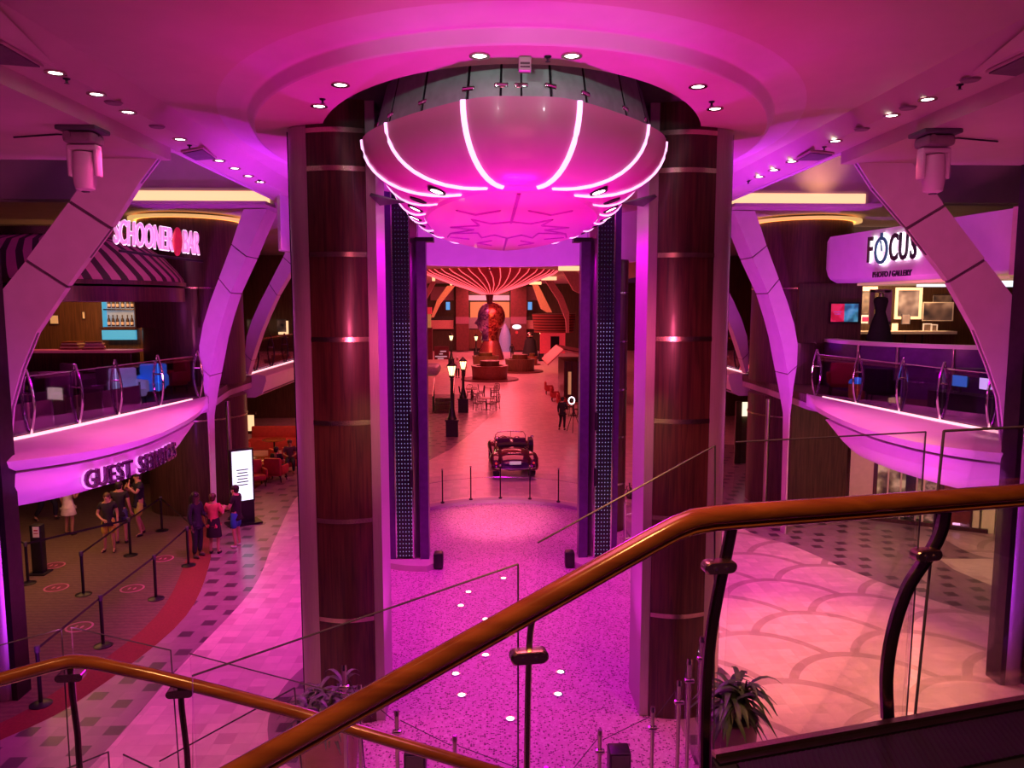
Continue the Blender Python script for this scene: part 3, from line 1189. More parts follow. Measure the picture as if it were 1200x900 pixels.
# ================================================================== guard rail on the far rim
posts = [arc(0, 20.4, 3.75, 3.9, a, a, 1)[0] for a in (30, 46, 60, 75, 90, 105, 120, 134, 150)]
rail = thing('rim_guard_rail', 'curved low guard rail of thin posts on the far rim of the round floor', 'railing', (0, 24.3, 0.1))
for x, y in posts:
    o = MB().cyl((x, y, .1), (x, y, 1.2), .022).cyl((x, y, .1), (x, y, .14), .06).build('post', MATS['dark_metal'], rail)
    MB().ball((x, y, 1.2), .035, n=8, m=5).build('post_knob', MATS['chrome'], o)
for (a, b) in zip(posts[:-1], posts[1:]):
    A, B = Vector((a[0], a[1], 0)), Vector((b[0], b[1], 0))
    d = (B - A).normalized() * .06
    MB().slab([A + d + Vector((0, 0, .2)), B - d + Vector((0, 0, .2)), B - d + Vector((0, 0, 1.0)), A + d + Vector((0, 0, 1.0))], (0, .012, 0)).build('glass_panel', MATS['glass_clear'], rail)
MB().tube([(x, y, .82) for x, y in posts], .008, 6).build('cable', MATS['chrome'], rail)

# lamps set in the terrazzo
LP = [(590, 678), (549, 694), (540, 710), (569, 726), (632, 694), (569, 768), (534, 790), (541, 815), (598, 843), (657, 788), (654, 814), (509, 655), (668, 655)]
LP = LP[:11]
first = None
for i, (x, y) in enumerate(LP):
    p = onz(x, y, .012)
    if first is None:
        local(True)
        t = thing('floor_lamp_disc', 'x', 'floor light', (p.x, p.y, .012), group='lamps set flush in the terrazzo')
        MB().lathe([(.085, 0), (.085, .012), (.06, .014), (.06, 0)], n=18).build('ring', MATS['chrome'], t)
        MB().lathe([(.001, .0), (.06, .0), (.055, .01), (.001, .012)], n=16).build('lens', MATS['lamp_floor'], t)
        local(False)
        first = t
    else:
        t = dup(first, (p.x, p.y, .012))
    t['label'] = 'small round white lamp set flush in the magenta terrazzo floor'

# ================================================================== ceiling lamps and fittings
local(True)
dl = thing('ceiling_downlight', 'x', 'ceiling light', (0, 0, 0))
MB().lathe([(.11, 0), (.11, -.012), (.075, -.012), (.07, .0)], n=20).build('trim_ring', MATS['brass_steel'], dl)
MB().lathe([(.001, -.004), (.07, -.004), (.07, .004), (.001, .004)], n=18).build('lens', MATS['lamp_white'], dl)
dk = thing('ceiling_speaker', 'x', 'speaker', (0, 0, 0))
MB().lathe([(.001, -.02), (.09, -.02), (.11, 0), (.001, 0)], n=20).build('grille', MATS['vent_grey'], dk)
spk = thing('sprinkler', 'x', 'sprinkler', (0, 0, 0))
MB().lathe([(.001, 0), (.04, 0), (.036, -.012), (.014, -.02), (.014, -.05), (.03, -.055), (.001, -.06)], n=12).build('nozzle', MATS['dark_metal'], spk)
local(False)


def place(proto, pts, z, lab, group, used):
    for i, (x, y) in enumerate(pts):
        p = onz(x, y, z)
        if not used:
            proto.location = p
            proto['label'] = lab; proto['group'] = group
            used.append(1)
        else:
            dup(proto, p, label=lab, group=group)


u1, u2, u3 = [], [], []
RING_L = [(562, 65), (670, 65), (399, 99), (374, 124), (818, 101), (838, 127)]
place(dl, RING_L, 9.048, 'bright round downlight in the underside of the oval ceiling ring', 'downlights in the ceiling ring', u1)
LS = [(65, 85), (113, 110), (150, 131), (211, 163), (257, 188), (275, 197), (291, 206), (305, 213)]
RS = [(1087, 116), (1045, 135), (979, 165), (928, 189), (907, 199), (890, 207)]
place(dl, LS, 8.998, 'round downlight in the ceiling strip on the schooner bar side', 'downlights in the strip on the bar side', u1)
place(dl, RS, 8.998, 'round downlight in the ceiling strip on the photo shop side', 'downlights in the strip on the shop side', u1)
place(dk, [(133, 120), (184, 148)], 8.998, 'flush grey ceiling speaker in the strip on the schooner bar side', 'ceiling speakers on the bar side', u2)
place(dk, [(1137, 93), (1064, 126), (1010, 151)], 8.998, 'flush grey ceiling speaker in the strip on the photo shop side', 'ceiling speakers on the shop side', u2)
place(spk, [(78, 92), (222, 170), (304, 211)], 8.998, 'small dark sprinkler in the ceiling strip on the schooner bar side', 'sprinklers on the bar side', u3)
place(spk, [(1125, 99), (966, 172), (877, 212)], 8.998, 'small dark sprinkler in the ceiling strip on the photo shop side', 'sprinklers on the shop side', u3)
place(spk, [(378, 116), (642, 66), (834, 119)], 9.048, 'small dark sprinkler under the oval ceiling ring', 'sprinklers on the ceiling ring', u3)

def vent(P, z, label):
    c = [onz(x, y, z) for x, y in P]
    t = thing('ceiling_vent', label, 'vent', sum(c, Vector()) / 4)
    MB().slab(c, (0, 0, -.025)).build('frame', MATS['ceiling_paint'], t)
    cc = sum(c, Vector()) / 4
    MB().slab([cc + (p - cc) * .9 + Vector((0, 0, -.01)) for p in c], (0, 0, -.03)).build('grille', MATS['joint_dark'], t)


vent([(-40, 40), (2, 47), (51, 76), (-2, 72)], 8.99, 'large dark air vent in the ceiling strip at the picture edge, bar side')
vent([(1155, 83), (1203, 60), (1240, 66), (1190, 86)], 8.99, 'large dark air vent in the ceiling strip at the picture edge, shop side')
vent([(212, 177), (238, 172), (254, 184), (229, 186)], 8.99, 'small air vent in the ceiling strip above the yellow cove, bar side')
vent([(932, 186), (950, 176), (978, 179), (960, 186)], 8.99, 'small air vent in the ceiling strip above the yellow cove, shop side')
s_ = thing('exit_marker_box', 'small square pink box hanging from the front of the ceiling ring', 'ceiling box', onz(615, 68, 9.05))
o = onz(615, 68, 9.05)
MB().rbox((o.x, o.y, 8.98), (.13, .12, .14), .015).build('housing', MATS['mauve_paint'], s_)
MB().box((o.x, o.y - .064, 8.98), (.1, .01, .02)).box((o.x, o.y - .064, 8.945), (.1, .01, .015)).build('slot', MATS['joint_dark'], s_)


def moving_light(px, py, label, rz):
    """Stage moving head hung under the outer ceiling: base plate with electronics, yoke and tilting head."""
    p = onz(px, py, 8.8)
    t = thing('moving_head_light', label, 'stage light', p)
    x, y, z = p
    MB().rbox((x, y, z - .03), (.52, .42, .06), .02).build('mounting_plate', MATS['dark_grey'], t)
    MB().rbox((x, y, z - .14), (.4, .34, .14), .05).cyl((x - .12, y - .18, z - .12), (x - .12, y - .1, z - .12), .05).cyl((x + .1, y - .18, z - .14), (x + .1, y - .1, z - .14), .04).build('base', MATS['vent_grey'], t)
    yk = MB()
    yk.rbox((x, y, z - .26), (.4, .16, .08), .03)
    for s in (-1, 1):
        yk.rbox((x + s * .17, y, z - .45), (.06, .15, .36), .025)
    yk.build('yoke', MATS['mauve_paint'], t)
    h = MB()
    h.lathe([(.06, -.2), (.12, -.17), (.14, -.05), (.14, .1), (.125, .24), (.12, .3)][::-1], (x, y - .02, z - .62), 18)
    hd = h.build('head', MATS['mauve_paint'], t)
    MB().lathe([(.001, -.21), (.05, -.21), (.055, -.195), (.001, -.19)], (x, y - .02, z - .62), 14).build('lens', MATS['black'], hd)
    MB().tube([(x + .2, y, z - .1), (x + .5 * rz, y + .3, z - .02), (x + 1.2 * rz, y + .5, z - .02)], .012, 6).build('cable', MATS['dark_metal'], t)


moving_light(97, 150, 'pink stage moving light hanging from the ceiling before the striped awning side fin', -1)
moving_light(1096, 154, 'pink stage moving light hanging from the ceiling beside the FOCUS side fin', 1)
# ================================================================== balconies
def lip(side):
    s = -1 if side == 'left' else 1
    O = [Vector((p[0], p[1])) for p in LIPO] if s < 0 else mir(LIPO, DXR)
    I = [Vector((p[0], p[1])) for p in LIPI] if s < 0 else mir(LIPI, DXR)
    lab = 'curved pink balcony edge with GUEST SERVICES lettering on its lower band' if s < 0 else 'curved pink balcony edge below the glass railing of the photo shop'
    t = thing('balcony_edge', lab, 'balcony', (O[12].x, O[12].y, 3.2))
    def sec(fr, z):
        return [o.lerp(i, fr) for o, i in zip(O, I)], z
    m = MB()
    rings = []
    for o, i in zip(O, I):
        def P(f, z):
            q = o.lerp(i, f)
            return Vector((q.x, q.y, z))
        rings.append([P(1, 4.03), P(.35, 4.06), P(.1, 4.04), P(0, 3.97), P(.03, 3.86), P(.12, 3.78), P(.3, 3.72), P(1, 3.72)])
    m.loft(rings)
    m.build('upper_lip', MATS['white_paint'], t)
    m = MB()
    rings = []
    T2 = []
    n0 = 7
    for j in range(n0, len(O)):
        o, i = O[j], I[j]
        e = min(1, (j - n0) / 5)
        dz = .04 + .56 * math.sin(e * PI / 2)
        def P(f, z):
            q = o.lerp(i, f)
            return Vector((q.x, q.y, z))
        rings.append([P(.12, 3.73), P(.1, 3.73 - dz * .35), P(.17, 3.73 - dz * .7), P(.3, 3.73 - dz), P(1, 3.73 - dz), P(1, 3.73)])
        T2.append(P(.1, 3.45))
    m.loft(rings)
    m.build('lower_band', MATS['white_paint'], t)
    # light line at the foot of the glass
    m = MB()
    m.loft([[Vector((i.x, i.y, 4.035)), Vector((i.x, i.y, 4.06)), Vector(o.lerp(i, .93).to_tuple() + (4.06,)), Vector(o.lerp(i, .93).to_tuple() + (4.035,))] for o, i in zip(O[2:-3], I[2:-3])])
    m.build('light_line', MATS['strip_warm2'], t)
    return t, T2, O, I


glow('strip_warm2', (1, .5, .55), 1.6)
lipL, T2L, OL, IL = lip('left')
lipR, T2R, OR_, IR_ = lip('right')

# GUEST SERVICES, letter by letter along the lower band
pts = T2L
acc = [0]
for a, b in zip(pts[:-1], pts[1:]):
    acc.append(acc[-1] + (b - a).length)


def along(sv):
    for i in range(len(acc) - 1):
        if acc[i + 1] >= sv:
            f = (sv - acc[i]) / (acc[i + 1] - acc[i])
            return pts[i].lerp(pts[i + 1], f), (pts[i + 1] - pts[i]).normalized()
    return pts[-1], (pts[-1] - pts[-2]).normalized()


def s_at_px(px):
    best = None
    for k in range(400):
        p, _ = along(acc[-1] * k / 399)
        d = p - CAM
        X = 600 + FPX * d.dot(_r) / d.dot(_f)
        if best is None or abs(X - px) < best[0]:
            best = (abs(X - px), acc[-1] * k / 399)
    return best[1]


sa, sb = s_at_px(103), s_at_px(199)
word = 'GUEST SERVICES'
sgn = thing('lettering_sign', 'GUEST SERVICES metal letters on the lower band of the balcony', 'sign', along((sa + sb) / 2)[0])
pbr('letter_metal', (.16, .07, .16), .25, .8)
glow('letter_halo', (.9, .35, .95), .8)  # glow that paints the bright edge of the GUEST SERVICES metal
pbr('letter_side', (.2, .08, .2), .4, .5)
for i, ch in enumerate(word):
    if ch == ' ':
        continue
    p, d = along(sa + (sb - sa) * i / (len(word) - 1))
    out = Vector((d.y, -d.x, 0)) if Vector((d.y, -d.x, 0)).x > 0 else Vector((-d.y, d.x, 0))
    xd = -d
    M = frame(p + out * .07 + Vector((0, 0, -.02)), xd)
    if (M.to_3x3() @ Vector((0, 0, 1))).dot(out) < 0:
        M = frame(p + out * .07 + Vector((0, 0, -.02)), d)
    text(ch, 'letter_glint', 'letter_halo', M @ Matrix.Translation((-.015, -.01, -.05)), .46, .015, sgn, 0, .8, .01)  # glowing offset copy, a painted highlight along the metal letter's edge
    text(ch, 'letter', 'letter_metal', M, .45, .04, sgn, .004, .78, .002)


def oval_hoop(p, d, mat, par):
    """Upright lens-shaped chrome hoop, its plane across the rail."""
    n = Vector((-d.y, d.x, 0)).normalized()
    for s in (-1, 1):
        pts_ = []
        for k in range(13):
            u = k / 12
            w = math.sin(u * PI) * .125
            pts_.append(Vector((p.x, p.y, 4.0 + 1.28 * u)) + n * (s * w))
        MB().tube(pts_, .028, 8).build('hoop_bar', mat, par)
    MB().tube([Vector((p.x, p.y, 4.82)) - n * .11, Vector((p.x, p.y, 4.82)) + n * .11], .02, 8).build('glass_clamp', MATS['chrome'], par)


def balcony_rail(I, lab, mat='glass_purple'):
    t = thing('balcony_railing', lab, 'railing', (I[12].x, I[12].y, 4.03))
    st = list(range(1, len(I) - 2, 5))
    for a in st:
        d = (I[a + 1] - I[a - 1])
        oval_hoop(Vector((I[a].x, I[a].y, 0)), d, MATS['chrome'], t)
    for a, b in zip(st[:-1], st[1:]):
        m = MB()
        rings = []
        seq = list(range(a, b + 1))
        for q, j in enumerate(seq):
            p = Vector((I[j].x, I[j].y, 0))
            e = .03 if q == 0 else (-.03 if q == len(seq) - 1 else 0)
            dd = (I[min(j + 1, len(I) - 1)] - I[j - 1]).normalized()
            p = p + Vector((dd.x, dd.y, 0)) * e
            n = Vector((-dd.y, dd.x, 0)) * .008
            rings.append([p - n + Vector((0, 0, 4.08)), p + n + Vector((0, 0, 4.08)), p + n + Vector((0, 0, 5.14)), p - n + Vector((0, 0, 5.14))])
        m.loft(rings)
        g = m.build('glass_panel', MATS[mat], t)
        MB().tube([(I[j].x, I[j].y, 5.15) for j in seq], .012, 6).build('edge_trim', MATS['chrome'], g)
    return t


balcony_rail(IL, 'curved glass railing with lens-shaped chrome hoops in front of the schooner bar')
balcony_rail(IR_, 'curved glass railing with lens-shaped chrome hoops in front of the photo shop')

# second balcony stretch beyond the far fins, left and right
for s, lab in ((-1, 'straight pink balcony edge above the red café seats, beyond the purple fin'), (1, 'short pink balcony edge between the great column and the purple fin, above the green door')):
    t = thing('balcony_edge', lab, 'balcony', (s * 8.4, 32, 3.3))
    m = MB()
    sec = [(8.9, 4.03), (8.3, 4.05), (8.12, 4.0), (8.1, 3.85), (8.25, 3.4), (8.5, 3.25), (8.9, 3.25)]
    m.loft([[Vector((s * x, y, z)) for x, z in sec] for y in (26.2, 43)])
    m.build('fascia', MATS['white_paint'], t)
    MB().box((s * 8.75, 34.6, 4.07), (.05, 16.6, .04)).build('light_line', MATS['strip_warm2'], t)
    MB().box((s * 8.24, 34.6, 3.42), (.03, 16.6, .05)).build('shadow_gap', MATS['joint_dark'], t)
    r = thing('balcony_railing', 'straight glass railing with oval hoops above the ' + ('red café seats' if s < 0 else 'green door'), 'railing', (s * 8.9, 32, 4.0))
    for y in (27.5, 29.5, 31.5, 33.5, 35.5, 37.5, 39.5):
        oval_hoop(Vector((s * 8.85, y, 0)), Vector((0, 1)), MATS['dark_metal'], r)
    MB().box((s * 8.85, 34.6, 4.6), (.015, 16.6, 1.0)).build('glass_panel', MATS['glass_purple'], r)
    MB().box((s * 8.85, 34.6, 5.2), (.06, 16.6, .05)).build('handrail', MATS['wood_rail'], r)

# ================================================================== schooner bar
aw = thing('striped_awning', 'round tent-like awning with pink and dark curved stripes over the schooner bar', 'awning', (-11.1, 19.5, 7.0))
stripes('awning_stripes', (.62, .16, .3), (.05, .012, .02), 'X', 1, .55, .6, 0, 44, 1.1)
m = MB()
m.lathe([(2.8, .0), (2.78, .12), (2.64, .32), (2.36, .65), (1.95, .95), (1.25, 1.15), (.3, 1.25)], (-11.1, 19.5, 7.02), 64)
m.build('canopy', MATS['awning_stripes'], aw)
m = MB()
m.lathe([(2.84, -.05), (2.84, .05), (2.7, .05), (2.7, -.05)], (-11.1, 19.5, 7.0), 64)
m.build('rim_band', MATS['wood_dark'], aw)
m = MB()
m.lathe([(1.5, 1.1), (1.5, 1.28), (1.3, 1.3)], (-11.1, 19.5, 7.02), 40)
m.build('crown_trim', MATS['brass_steel'], aw)

A_, B_ = at(133, 272, 16.6), at(233, 287, 18.4)
dirv = (B_ - A_)
sign = thing('neon_sign', 'glowing SCHOONER BAR letters with a red emblem between the words', 'sign', (A_ + B_) / 2)
DL = dirv.length
pbr('letter_back', (.25, .05, .1), .5)
glow('sign_face', (.75, .3, .6), .8)
glow('sign_rim', (1, .8, .95), 1.3)
for wd_, f0, f1 in (('SCHOONER', 0.0, .67), ('BAR', .79, 1.0)):
    text(wd_, 'letters_' + ('first' if f0 == 0 else 'second') + '_word', 'sign_face', frame(A_.lerp(B_, (f0 + f1) / 2), dirv), .74, .04, sign, 0, fitw=(f1 - f0) * DL)
    text(wd_, 'letter_backing', 'sign_rim', frame(A_.lerp(B_, (f0 + f1) / 2) + Vector((-.02, .07, 0)), dirv), .75, .02, sign, 0, offset=.018, fitw=(f1 - f0) * DL * 1.01)
e = A_.lerp(B_, .728)
Mx = frame(e, dirv)
m = MB()
m.lathe([(.001, -.05), (.26, -.05), (.3, -.02), (.3, .02), (.26, .05), (.001, .05)], n=24, M=Mx @ Matrix.Diagonal((.36, 1.1, 1, 1)))
m.build('emblem', pbr('emblem_red', (.5, .02, .05), .4, emit=(.8, .02, .08), estr=.35), sign)
MB().tube([A_ + Vector((0, .2, -.38)), B_ + Vector((0, .2, -.38))], .03, 8).build('mount_rail', MATS['dark_metal'], sign)

# header over the bar and its lit back shelf
t = thing('bar_header', 'dark wood header band under the striped awning', 'panel', (-11.1, 19.5, 6.55))
m = MB(); m.lathe([(2.8, 6.55), (2.8, 6.9), (2.65, 6.9), (2.65, 6.55)], (-11.1, 19.5, 0), 64)
m.build('band', MATS['wood_dark'], t)
YB = 26.3


def wallbox(name, x0, y0, x1, y1, Y, d, mat, par, dz=0.0):
    a, b = at(x0, y0, Y), at(x1, y1, Y)
    m = MB()
    m.box(((a.x + b.x) / 2, Y + dz, (a.z + b.z) / 2), (abs(b.x - a.x), d, abs(b.z - a.z)))
    return m.build(name, MATS[mat] if isinstance(mat, str) else mat, par)


sh = thing('bottle_shelf', 'blue-lit back bar alcove with two bottle shelves', 'shelf', at(140, 400, YB))
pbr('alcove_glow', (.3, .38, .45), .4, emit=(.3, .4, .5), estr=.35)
wallbox('alcove_back', 121, 344, 158, 384, YB + .25, .04, 'alcove_glow', sh)
wallbox('blue_edge', 121, 344, 124, 384, YB + .1, .3, 'bar_blue', sh)
wallbox('shelf_board', 121, 362, 158, 363.5, YB + .1, .26, 'chrome', sh)
wallbox('shelf_board', 119, 383, 160, 386, YB + .1, .3, 'wood_dark', sh)
wallbox('top_light', 96, 337, 158, 343, YB + .1, .2, 'cream_lit', sh)
wallbox('blue_front', 120, 387, 160, 398, YB, .1, 'bar_blue', sh)
local(True)
b0 = thing('liquor_bottle', 'x', 'bottle', (0, 0, 0))
MB().lathe([(.001, 0), (.05, 0), (.052, .02), (.052, .2), (.04, .25), (.018, .29), (.018, .36), (.001, .36)], n=12).build('glass_body', pbr('bottle_dark', (.05, .025, .02), .15), b0)
MB().lathe([(.001, .34), (.021, .34), (.021, .39), (.001, .39)], n=10).build('cap', MATS['black'], b0)
MB().lathe([(.0535, .05), (.0535, .15)], n=12).build('paper_label', MATS['white'], b0)
local(False)
k = 0
for y, lab, grp in ((361.8, 'dark liquor bottle on the upper shelf of the blue-lit alcove', 'bottles on the upper back bar shelf'), (383, 'dark liquor bottle on the lower shelf of the blue-lit alcove', 'bottles on the lower back bar shelf')):
    for x in (128, 133, 138, 144, 150, 155):
        p = at(x, y - .7, YB + .1)
        if k == 0:
            b0.location = p; b0['label'] = lab; b0['group'] = grp
        else:
            dup(b0, p, label=lab, group=grp)
        k += 1
# bar panels and small wall items
t = thing('wall_panel', 'dark wood wall panel beside the bottle alcove, below the awning end', 'panel', at(192, 400, 23.0))
wallbox('board', 158, 336, 236, 384, 23.0, .1, 'wood_dark', t)
for (x0, y0, x1, y1), lab in (((58, 369, 69, 380), 'small framed notice on the wood wall at the bar, lower one'), ((66, 352, 69, 361), 'small framed notice on the wood wall at the bar, upper one'), ((96, 365, 100, 374), 'narrow cream wall plate on the wood wall of the bar')):
    t = thing('framed_notice', lab, 'notice', at((x0 + x1) / 2, y1, YB))
    wallbox('frame', x0, y0, x1, y1, YB + .2, .05, 'brass_steel', t)
    wallbox('paper', x0 + .8, y0 + .8, x1 - .8, y1 - .8, YB + .17, .03, 'cream_lit', t)
local(True)
st0 = thing('paper_stack', 'x', 'papers', (0, 0, 0))
for i in range(5):
    MB().box((.02 * (i % 2), .01 * i, .03 + .05 * i), (.62 - .04 * i, .4, .04), rz=.1 * (i % 3 - 1)).build('sheet_bundle', MATS['cream'] if i % 2 else MATS['wood_red'], st0)
local(False)

# bar furniture behind the glass
local(True)


def armchair(name, lab, mat, loc, rz, grp=None):
    t = thing(name, lab, 'chair', loc, rz, grp)
    MB().rbox((0, 0, .34), (.62, .6, .2), .07).build('seat', MATS[mat], t)
    MB().rbox((0, .3, .62), (.66, .14, .6), .06).build('backrest', MATS[mat], t)
    for s in (-1, 1):
        MB().rbox((s * .33, .02, .48), (.1, .56, .3), .045).build('armrest', MATS[mat], t)
        for y in (-.22, .24):
            MB().cyl((s * .26, y, .25), (s * .29, y, 0), .025, .018).build('leg', MATS['dark_metal'], t)
    return t


def ptable(name, lab, top, loc, r=.4, h=.74, grp=None):
    t = thing(name, lab, 'table', loc, 0, grp)
    MB().lathe([(.001, h - .04), (r - .02, h - .04), (r, h - .025), (r, h - .01), (r - .02, h), (.001, h)], n=28).build('tabletop', MATS[top], t)
    MB().lathe([(.04, .03), (.035, h - .04)], n=14).build('pedestal', MATS['dark_metal'], t)
    MB().lathe([(.001, .0), (.24, .0), (.23, .025), (.05, .05), (.001, .05)], n=22).build('base', MATS['dark_metal'], t)
    return t


pbr('plum', (.1, .025, .07), .7)
pbr('plum_light', (.3, .13, .2), .6)
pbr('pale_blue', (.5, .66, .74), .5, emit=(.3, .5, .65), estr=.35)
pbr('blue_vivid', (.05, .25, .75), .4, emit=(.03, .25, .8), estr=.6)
pbr('red_cloth', (.42, .035, .035), .6)
pbr('yellow_cloth', (.7, .45, .06), .6)


def deckpt(px, py, z=4.0):
    p = onz(px, py, z)
    return p


seats = [((30, 16.3), -.5, 'plum', 'plum lounge chair behind the glass, nearest the broad arched fin'),
         ((62, 17.6), .4, 'plum_light', 'mauve lounge chair behind the glass, second from the broad arched fin'),
         ((118, 18.9), -.2, 'plum', 'plum lounge chair behind the glass, below the bottle alcove'),
         ((95, 20.6), 2.6, 'plum_light', 'mauve lounge chair with its back to the bar, below the bottle alcove'),
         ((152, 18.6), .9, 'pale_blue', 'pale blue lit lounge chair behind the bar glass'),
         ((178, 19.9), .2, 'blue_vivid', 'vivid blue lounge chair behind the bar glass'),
         ((203, 21.2), -.6, 'red_cloth', 'red lounge chair by the dark round column, behind the bar glass')]
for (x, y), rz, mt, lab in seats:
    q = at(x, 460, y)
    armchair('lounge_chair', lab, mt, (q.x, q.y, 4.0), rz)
for (x, Y), lab, tp in (((46, 19.6), 'round dark bar table between the plum chairs', 'plum_light'), ((125, 20.6), 'round dark bar table below the bottle alcove', 'plum_light'), ((176, 21.6), 'round dark bar table beside the blue chairs', 'wood_red')):
    q = at(x, 450, Y)
    ptable('bar_table', lab, tp, (q.x, q.y, 4.0), .45)
local(False)
# long bar counter with a lit pink edge
ct = thing('bar_counter', 'long dark bar counter with pink-lit top edge behind the lounge chairs', 'counter', (-12.5, 23.2, 4.0))
MB().rbox((-14.0, 23.8, 4.5), (5.2, .6, 1.0), .03).build('front', MATS['wood_dark'], ct)
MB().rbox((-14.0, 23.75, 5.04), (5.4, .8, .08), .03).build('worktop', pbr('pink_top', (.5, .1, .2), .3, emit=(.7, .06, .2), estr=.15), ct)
for x, lab in ((84, 'stack of cream and red papers on the bar counter, nearer the fin'), (110, 'stack of cream and red papers on the bar counter, nearer the alcove')):
    q = at(x, 400, 23.8)
    if x == 84:
        st0.location = (q.x, q.y, 5.08); st0['label'] = lab
    else:
        dup(st0, (q.x, q.y, 5.08), .4, lab)
# low mirrored partition by the glass
t = thing('low_partition', 'low dark glass partition with chrome uprights just behind the bar railing', 'partition', (-9.6, 15.0, 4.0))
for i, (a, b) in enumerate((((-10.4, 12.8), (-9.75, 14.2)), ((-9.75, 14.2), (-9.35, 15.6)), ((-9.35, 15.6), (-9.05, 17.0)), ((-9.05, 17.0), (-8.8, 18.3)))):
    A, B = Vector((a[0], a[1], 4.0)), Vector((b[0], b[1], 4.0))
    MB().slab([A, B, B + Vector((0, 0, .55)), A + Vector((0, 0, .55))], (.02, 0, 0)).build('panel', MATS['plum_light' if i % 2 else 'wood_panel'], t)
    MB().cyl(B, B + Vector((0, 0, .62)), .025).build('upright', MATS['chrome'], t)

# ================================================================== photo shop
fa = thing('shop_fascia', 'pink rounded fascia box carrying the FOCUS sign', 'fascia', (9.8, 18.5, 7.2))
FX = lambda y: 9.4 + .114 * (22 - y)
ys = [22.0, 21.9, 21.6, 20, 18, 16.4, 15.0]
rings = []
for y in ys:
    k = {22.0: .62, 21.9: .82, 21.6: 1}.get(y, 1.0)
    x = FX(y)
    zc, hz = 7.75, .66 * k
    ins = (1 - k) * .5
    rings.append([Vector((x + ins + .25, y, zc - hz)), Vector((x + ins + .06, y, zc - hz + .1)), Vector((x + ins, y, zc - hz + .3)), Vector((x + ins, y, zc + hz)), Vector((x + 2.2, y, zc + hz)), Vector((x + 2.2, y, zc - hz))])
m = MB(); m.loft(rings); m.build('shell', MATS['white_paint'], fa)
m = MB()
m.box((11.2, 14.7, 7.75), (2.2, .5, 1.34))
m.build('end_box', MATS['cream'], fa)
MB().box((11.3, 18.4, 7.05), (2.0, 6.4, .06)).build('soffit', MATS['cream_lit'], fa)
A_ = Vector((FX(19.62) - .07, 19.62, 7.86)); B_ = Vector((FX(17.75) - .07, 17.75, 7.86))
dv = B_ - A_
fs = thing('shop_sign', 'dark FOCUS lettering with white halo, the O drawn as a ring with a pointer', 'sign', (A_ + B_) / 2)
FM = lambda f, dz=0, off=0: frame(A_.lerp(B_, f) + Vector((-off, -off * .114, dz)), dv)
pbr('sign_black', (.02, .015, .03), .3)
for f, ch in ((.06, 'F'), (.57, 'C'), (.77, 'U'), (.96, 'S')):
    h = text(ch, 'letter_halo', 'sign_white', FM(f), .93, .01, fs, 0, .56, .022)
    text(ch, 'letter', 'sign_black', FM(f, 0, .06), .93, .02, fs, 0, .56, .012)
# the ring O
for nm, r0, r1, off, mt in (('ring_halo', .225, .355, .0, 'sign_white'), ('ring_letter', .25, .33, .05, 'sign_teal')):
    if mt == 'sign_teal':
        pbr('sign_teal', (.01, .08, .14), .35, emit=(0, .15, .3), estr=.2)
    M = FM(.30, -.01, off) @ Matrix.Diagonal((.8, 1.05, 1, 1))
    m = MB()
    m.lathe([(r0, -.02), (r1, -.02), (r1, .02), (r0, .02), (r0, -.02)], n=36, M=M)
    m.box((0, .36, 0), (.09, .12, .04), M=M)
    m.box((.03, .1, 0), (.045, .26, .03), M=M @ Matrix.Rotation(.35, 4, 'Z'))
    m.build(nm, MATS[mt], fs)
text('PHOTO / GALLERY', 'small_letters', 'sign_black', frame(A_.lerp(B_, .52) + Vector((-.02, 0, -.62)), dv), .2, .015, fs, 0, .9, .004)

YS = 26.3
tv = thing('wall_screen', 'wall screen with a red half and a teal half on dark wood', 'screen', at(991, 380, 22.4))
wallbox('bezel', 973, 354, 1006.5, 379, 22.5, .08, 'black', tv)
picture('screen_red', (.5, .01, .05), (.75, .03, .12), (.6, .02, .06), 3, .6)
picture('screen_teal', (.03, .12, .22), (.06, .35, .5), (.15, .5, .6), 3, .55)
wallbox('red_half', 974.5, 356, 989, 377, 22.45, .02, 'screen_red', tv)
wallbox('teal_half', 989.3, 356, 1005, 377, 22.45, .02, 'screen_teal', tv)
wallbox('caption', 977, 365, 986, 366, 22.43, .02, 'white', tv)
wallbox('caption', 978, 367.5, 985, 368.5, 22.43, .02, 'white', tv)
wp = thing('wall_panel', 'dark wood wall panel that carries the red and teal screen', 'panel', at(970, 400, 22.6))
wallbox('board', 936, 332, 1007, 402, 22.62, .1, 'wood_panel', wp)
# back wall lights and framed portraits
pl = thing('ceiling_light_bar', 'cool white light bar under the shop fascia', 'ceiling light', at(1095, 333, 22.0))
wallbox('tube', 1078, 330, 1110, 336, 20.0, .3, 'screen_white', pl)
pl = thing('ceiling_light_bar', 'cool white light bar at the far side of the broad fin, under the shop fascia', 'ceiling light', at(1188, 333, 17.0))
wallbox('tube', 1176, 328, 1215, 336, 17.0, .3, 'screen_white', pl)
pl = thing('ceiling_light_bar', 'short warm light bar above the portraits in the photo shop', 'ceiling light', at(1014, 338, 24.0))
wallbox('tube', 1007, 336, 1026, 341, 25.6, .3, 'strip_warm', pl)
picture('portrait_dark', (.03, .02, .02), (.2, .12, .08), (.5, .36, .25), 1.6, .18)
picture('portrait_grey', (.08, .06, .06), (.28, .2, .18), (.6, .5, .42), 1.3, .22)
picture('portrait_pair', (.02, .015, .02), (.16, .1, .08), (.6, .42, .3), 1.1, .15)


def photo(lab, x0, y0, x1, y1, Y, fr, pic, bw=2.0):
    t = thing('framed_photo', lab, 'picture', at((x0 + x1) / 2, y1, Y))
    wallbox('frame', x0, y0, x1, y1, Y, .06, fr, t)
    wallbox('print', x0 + bw, y0 + bw, x1 - bw, y1 - bw, Y - .03, .03, pic, t)
    return t


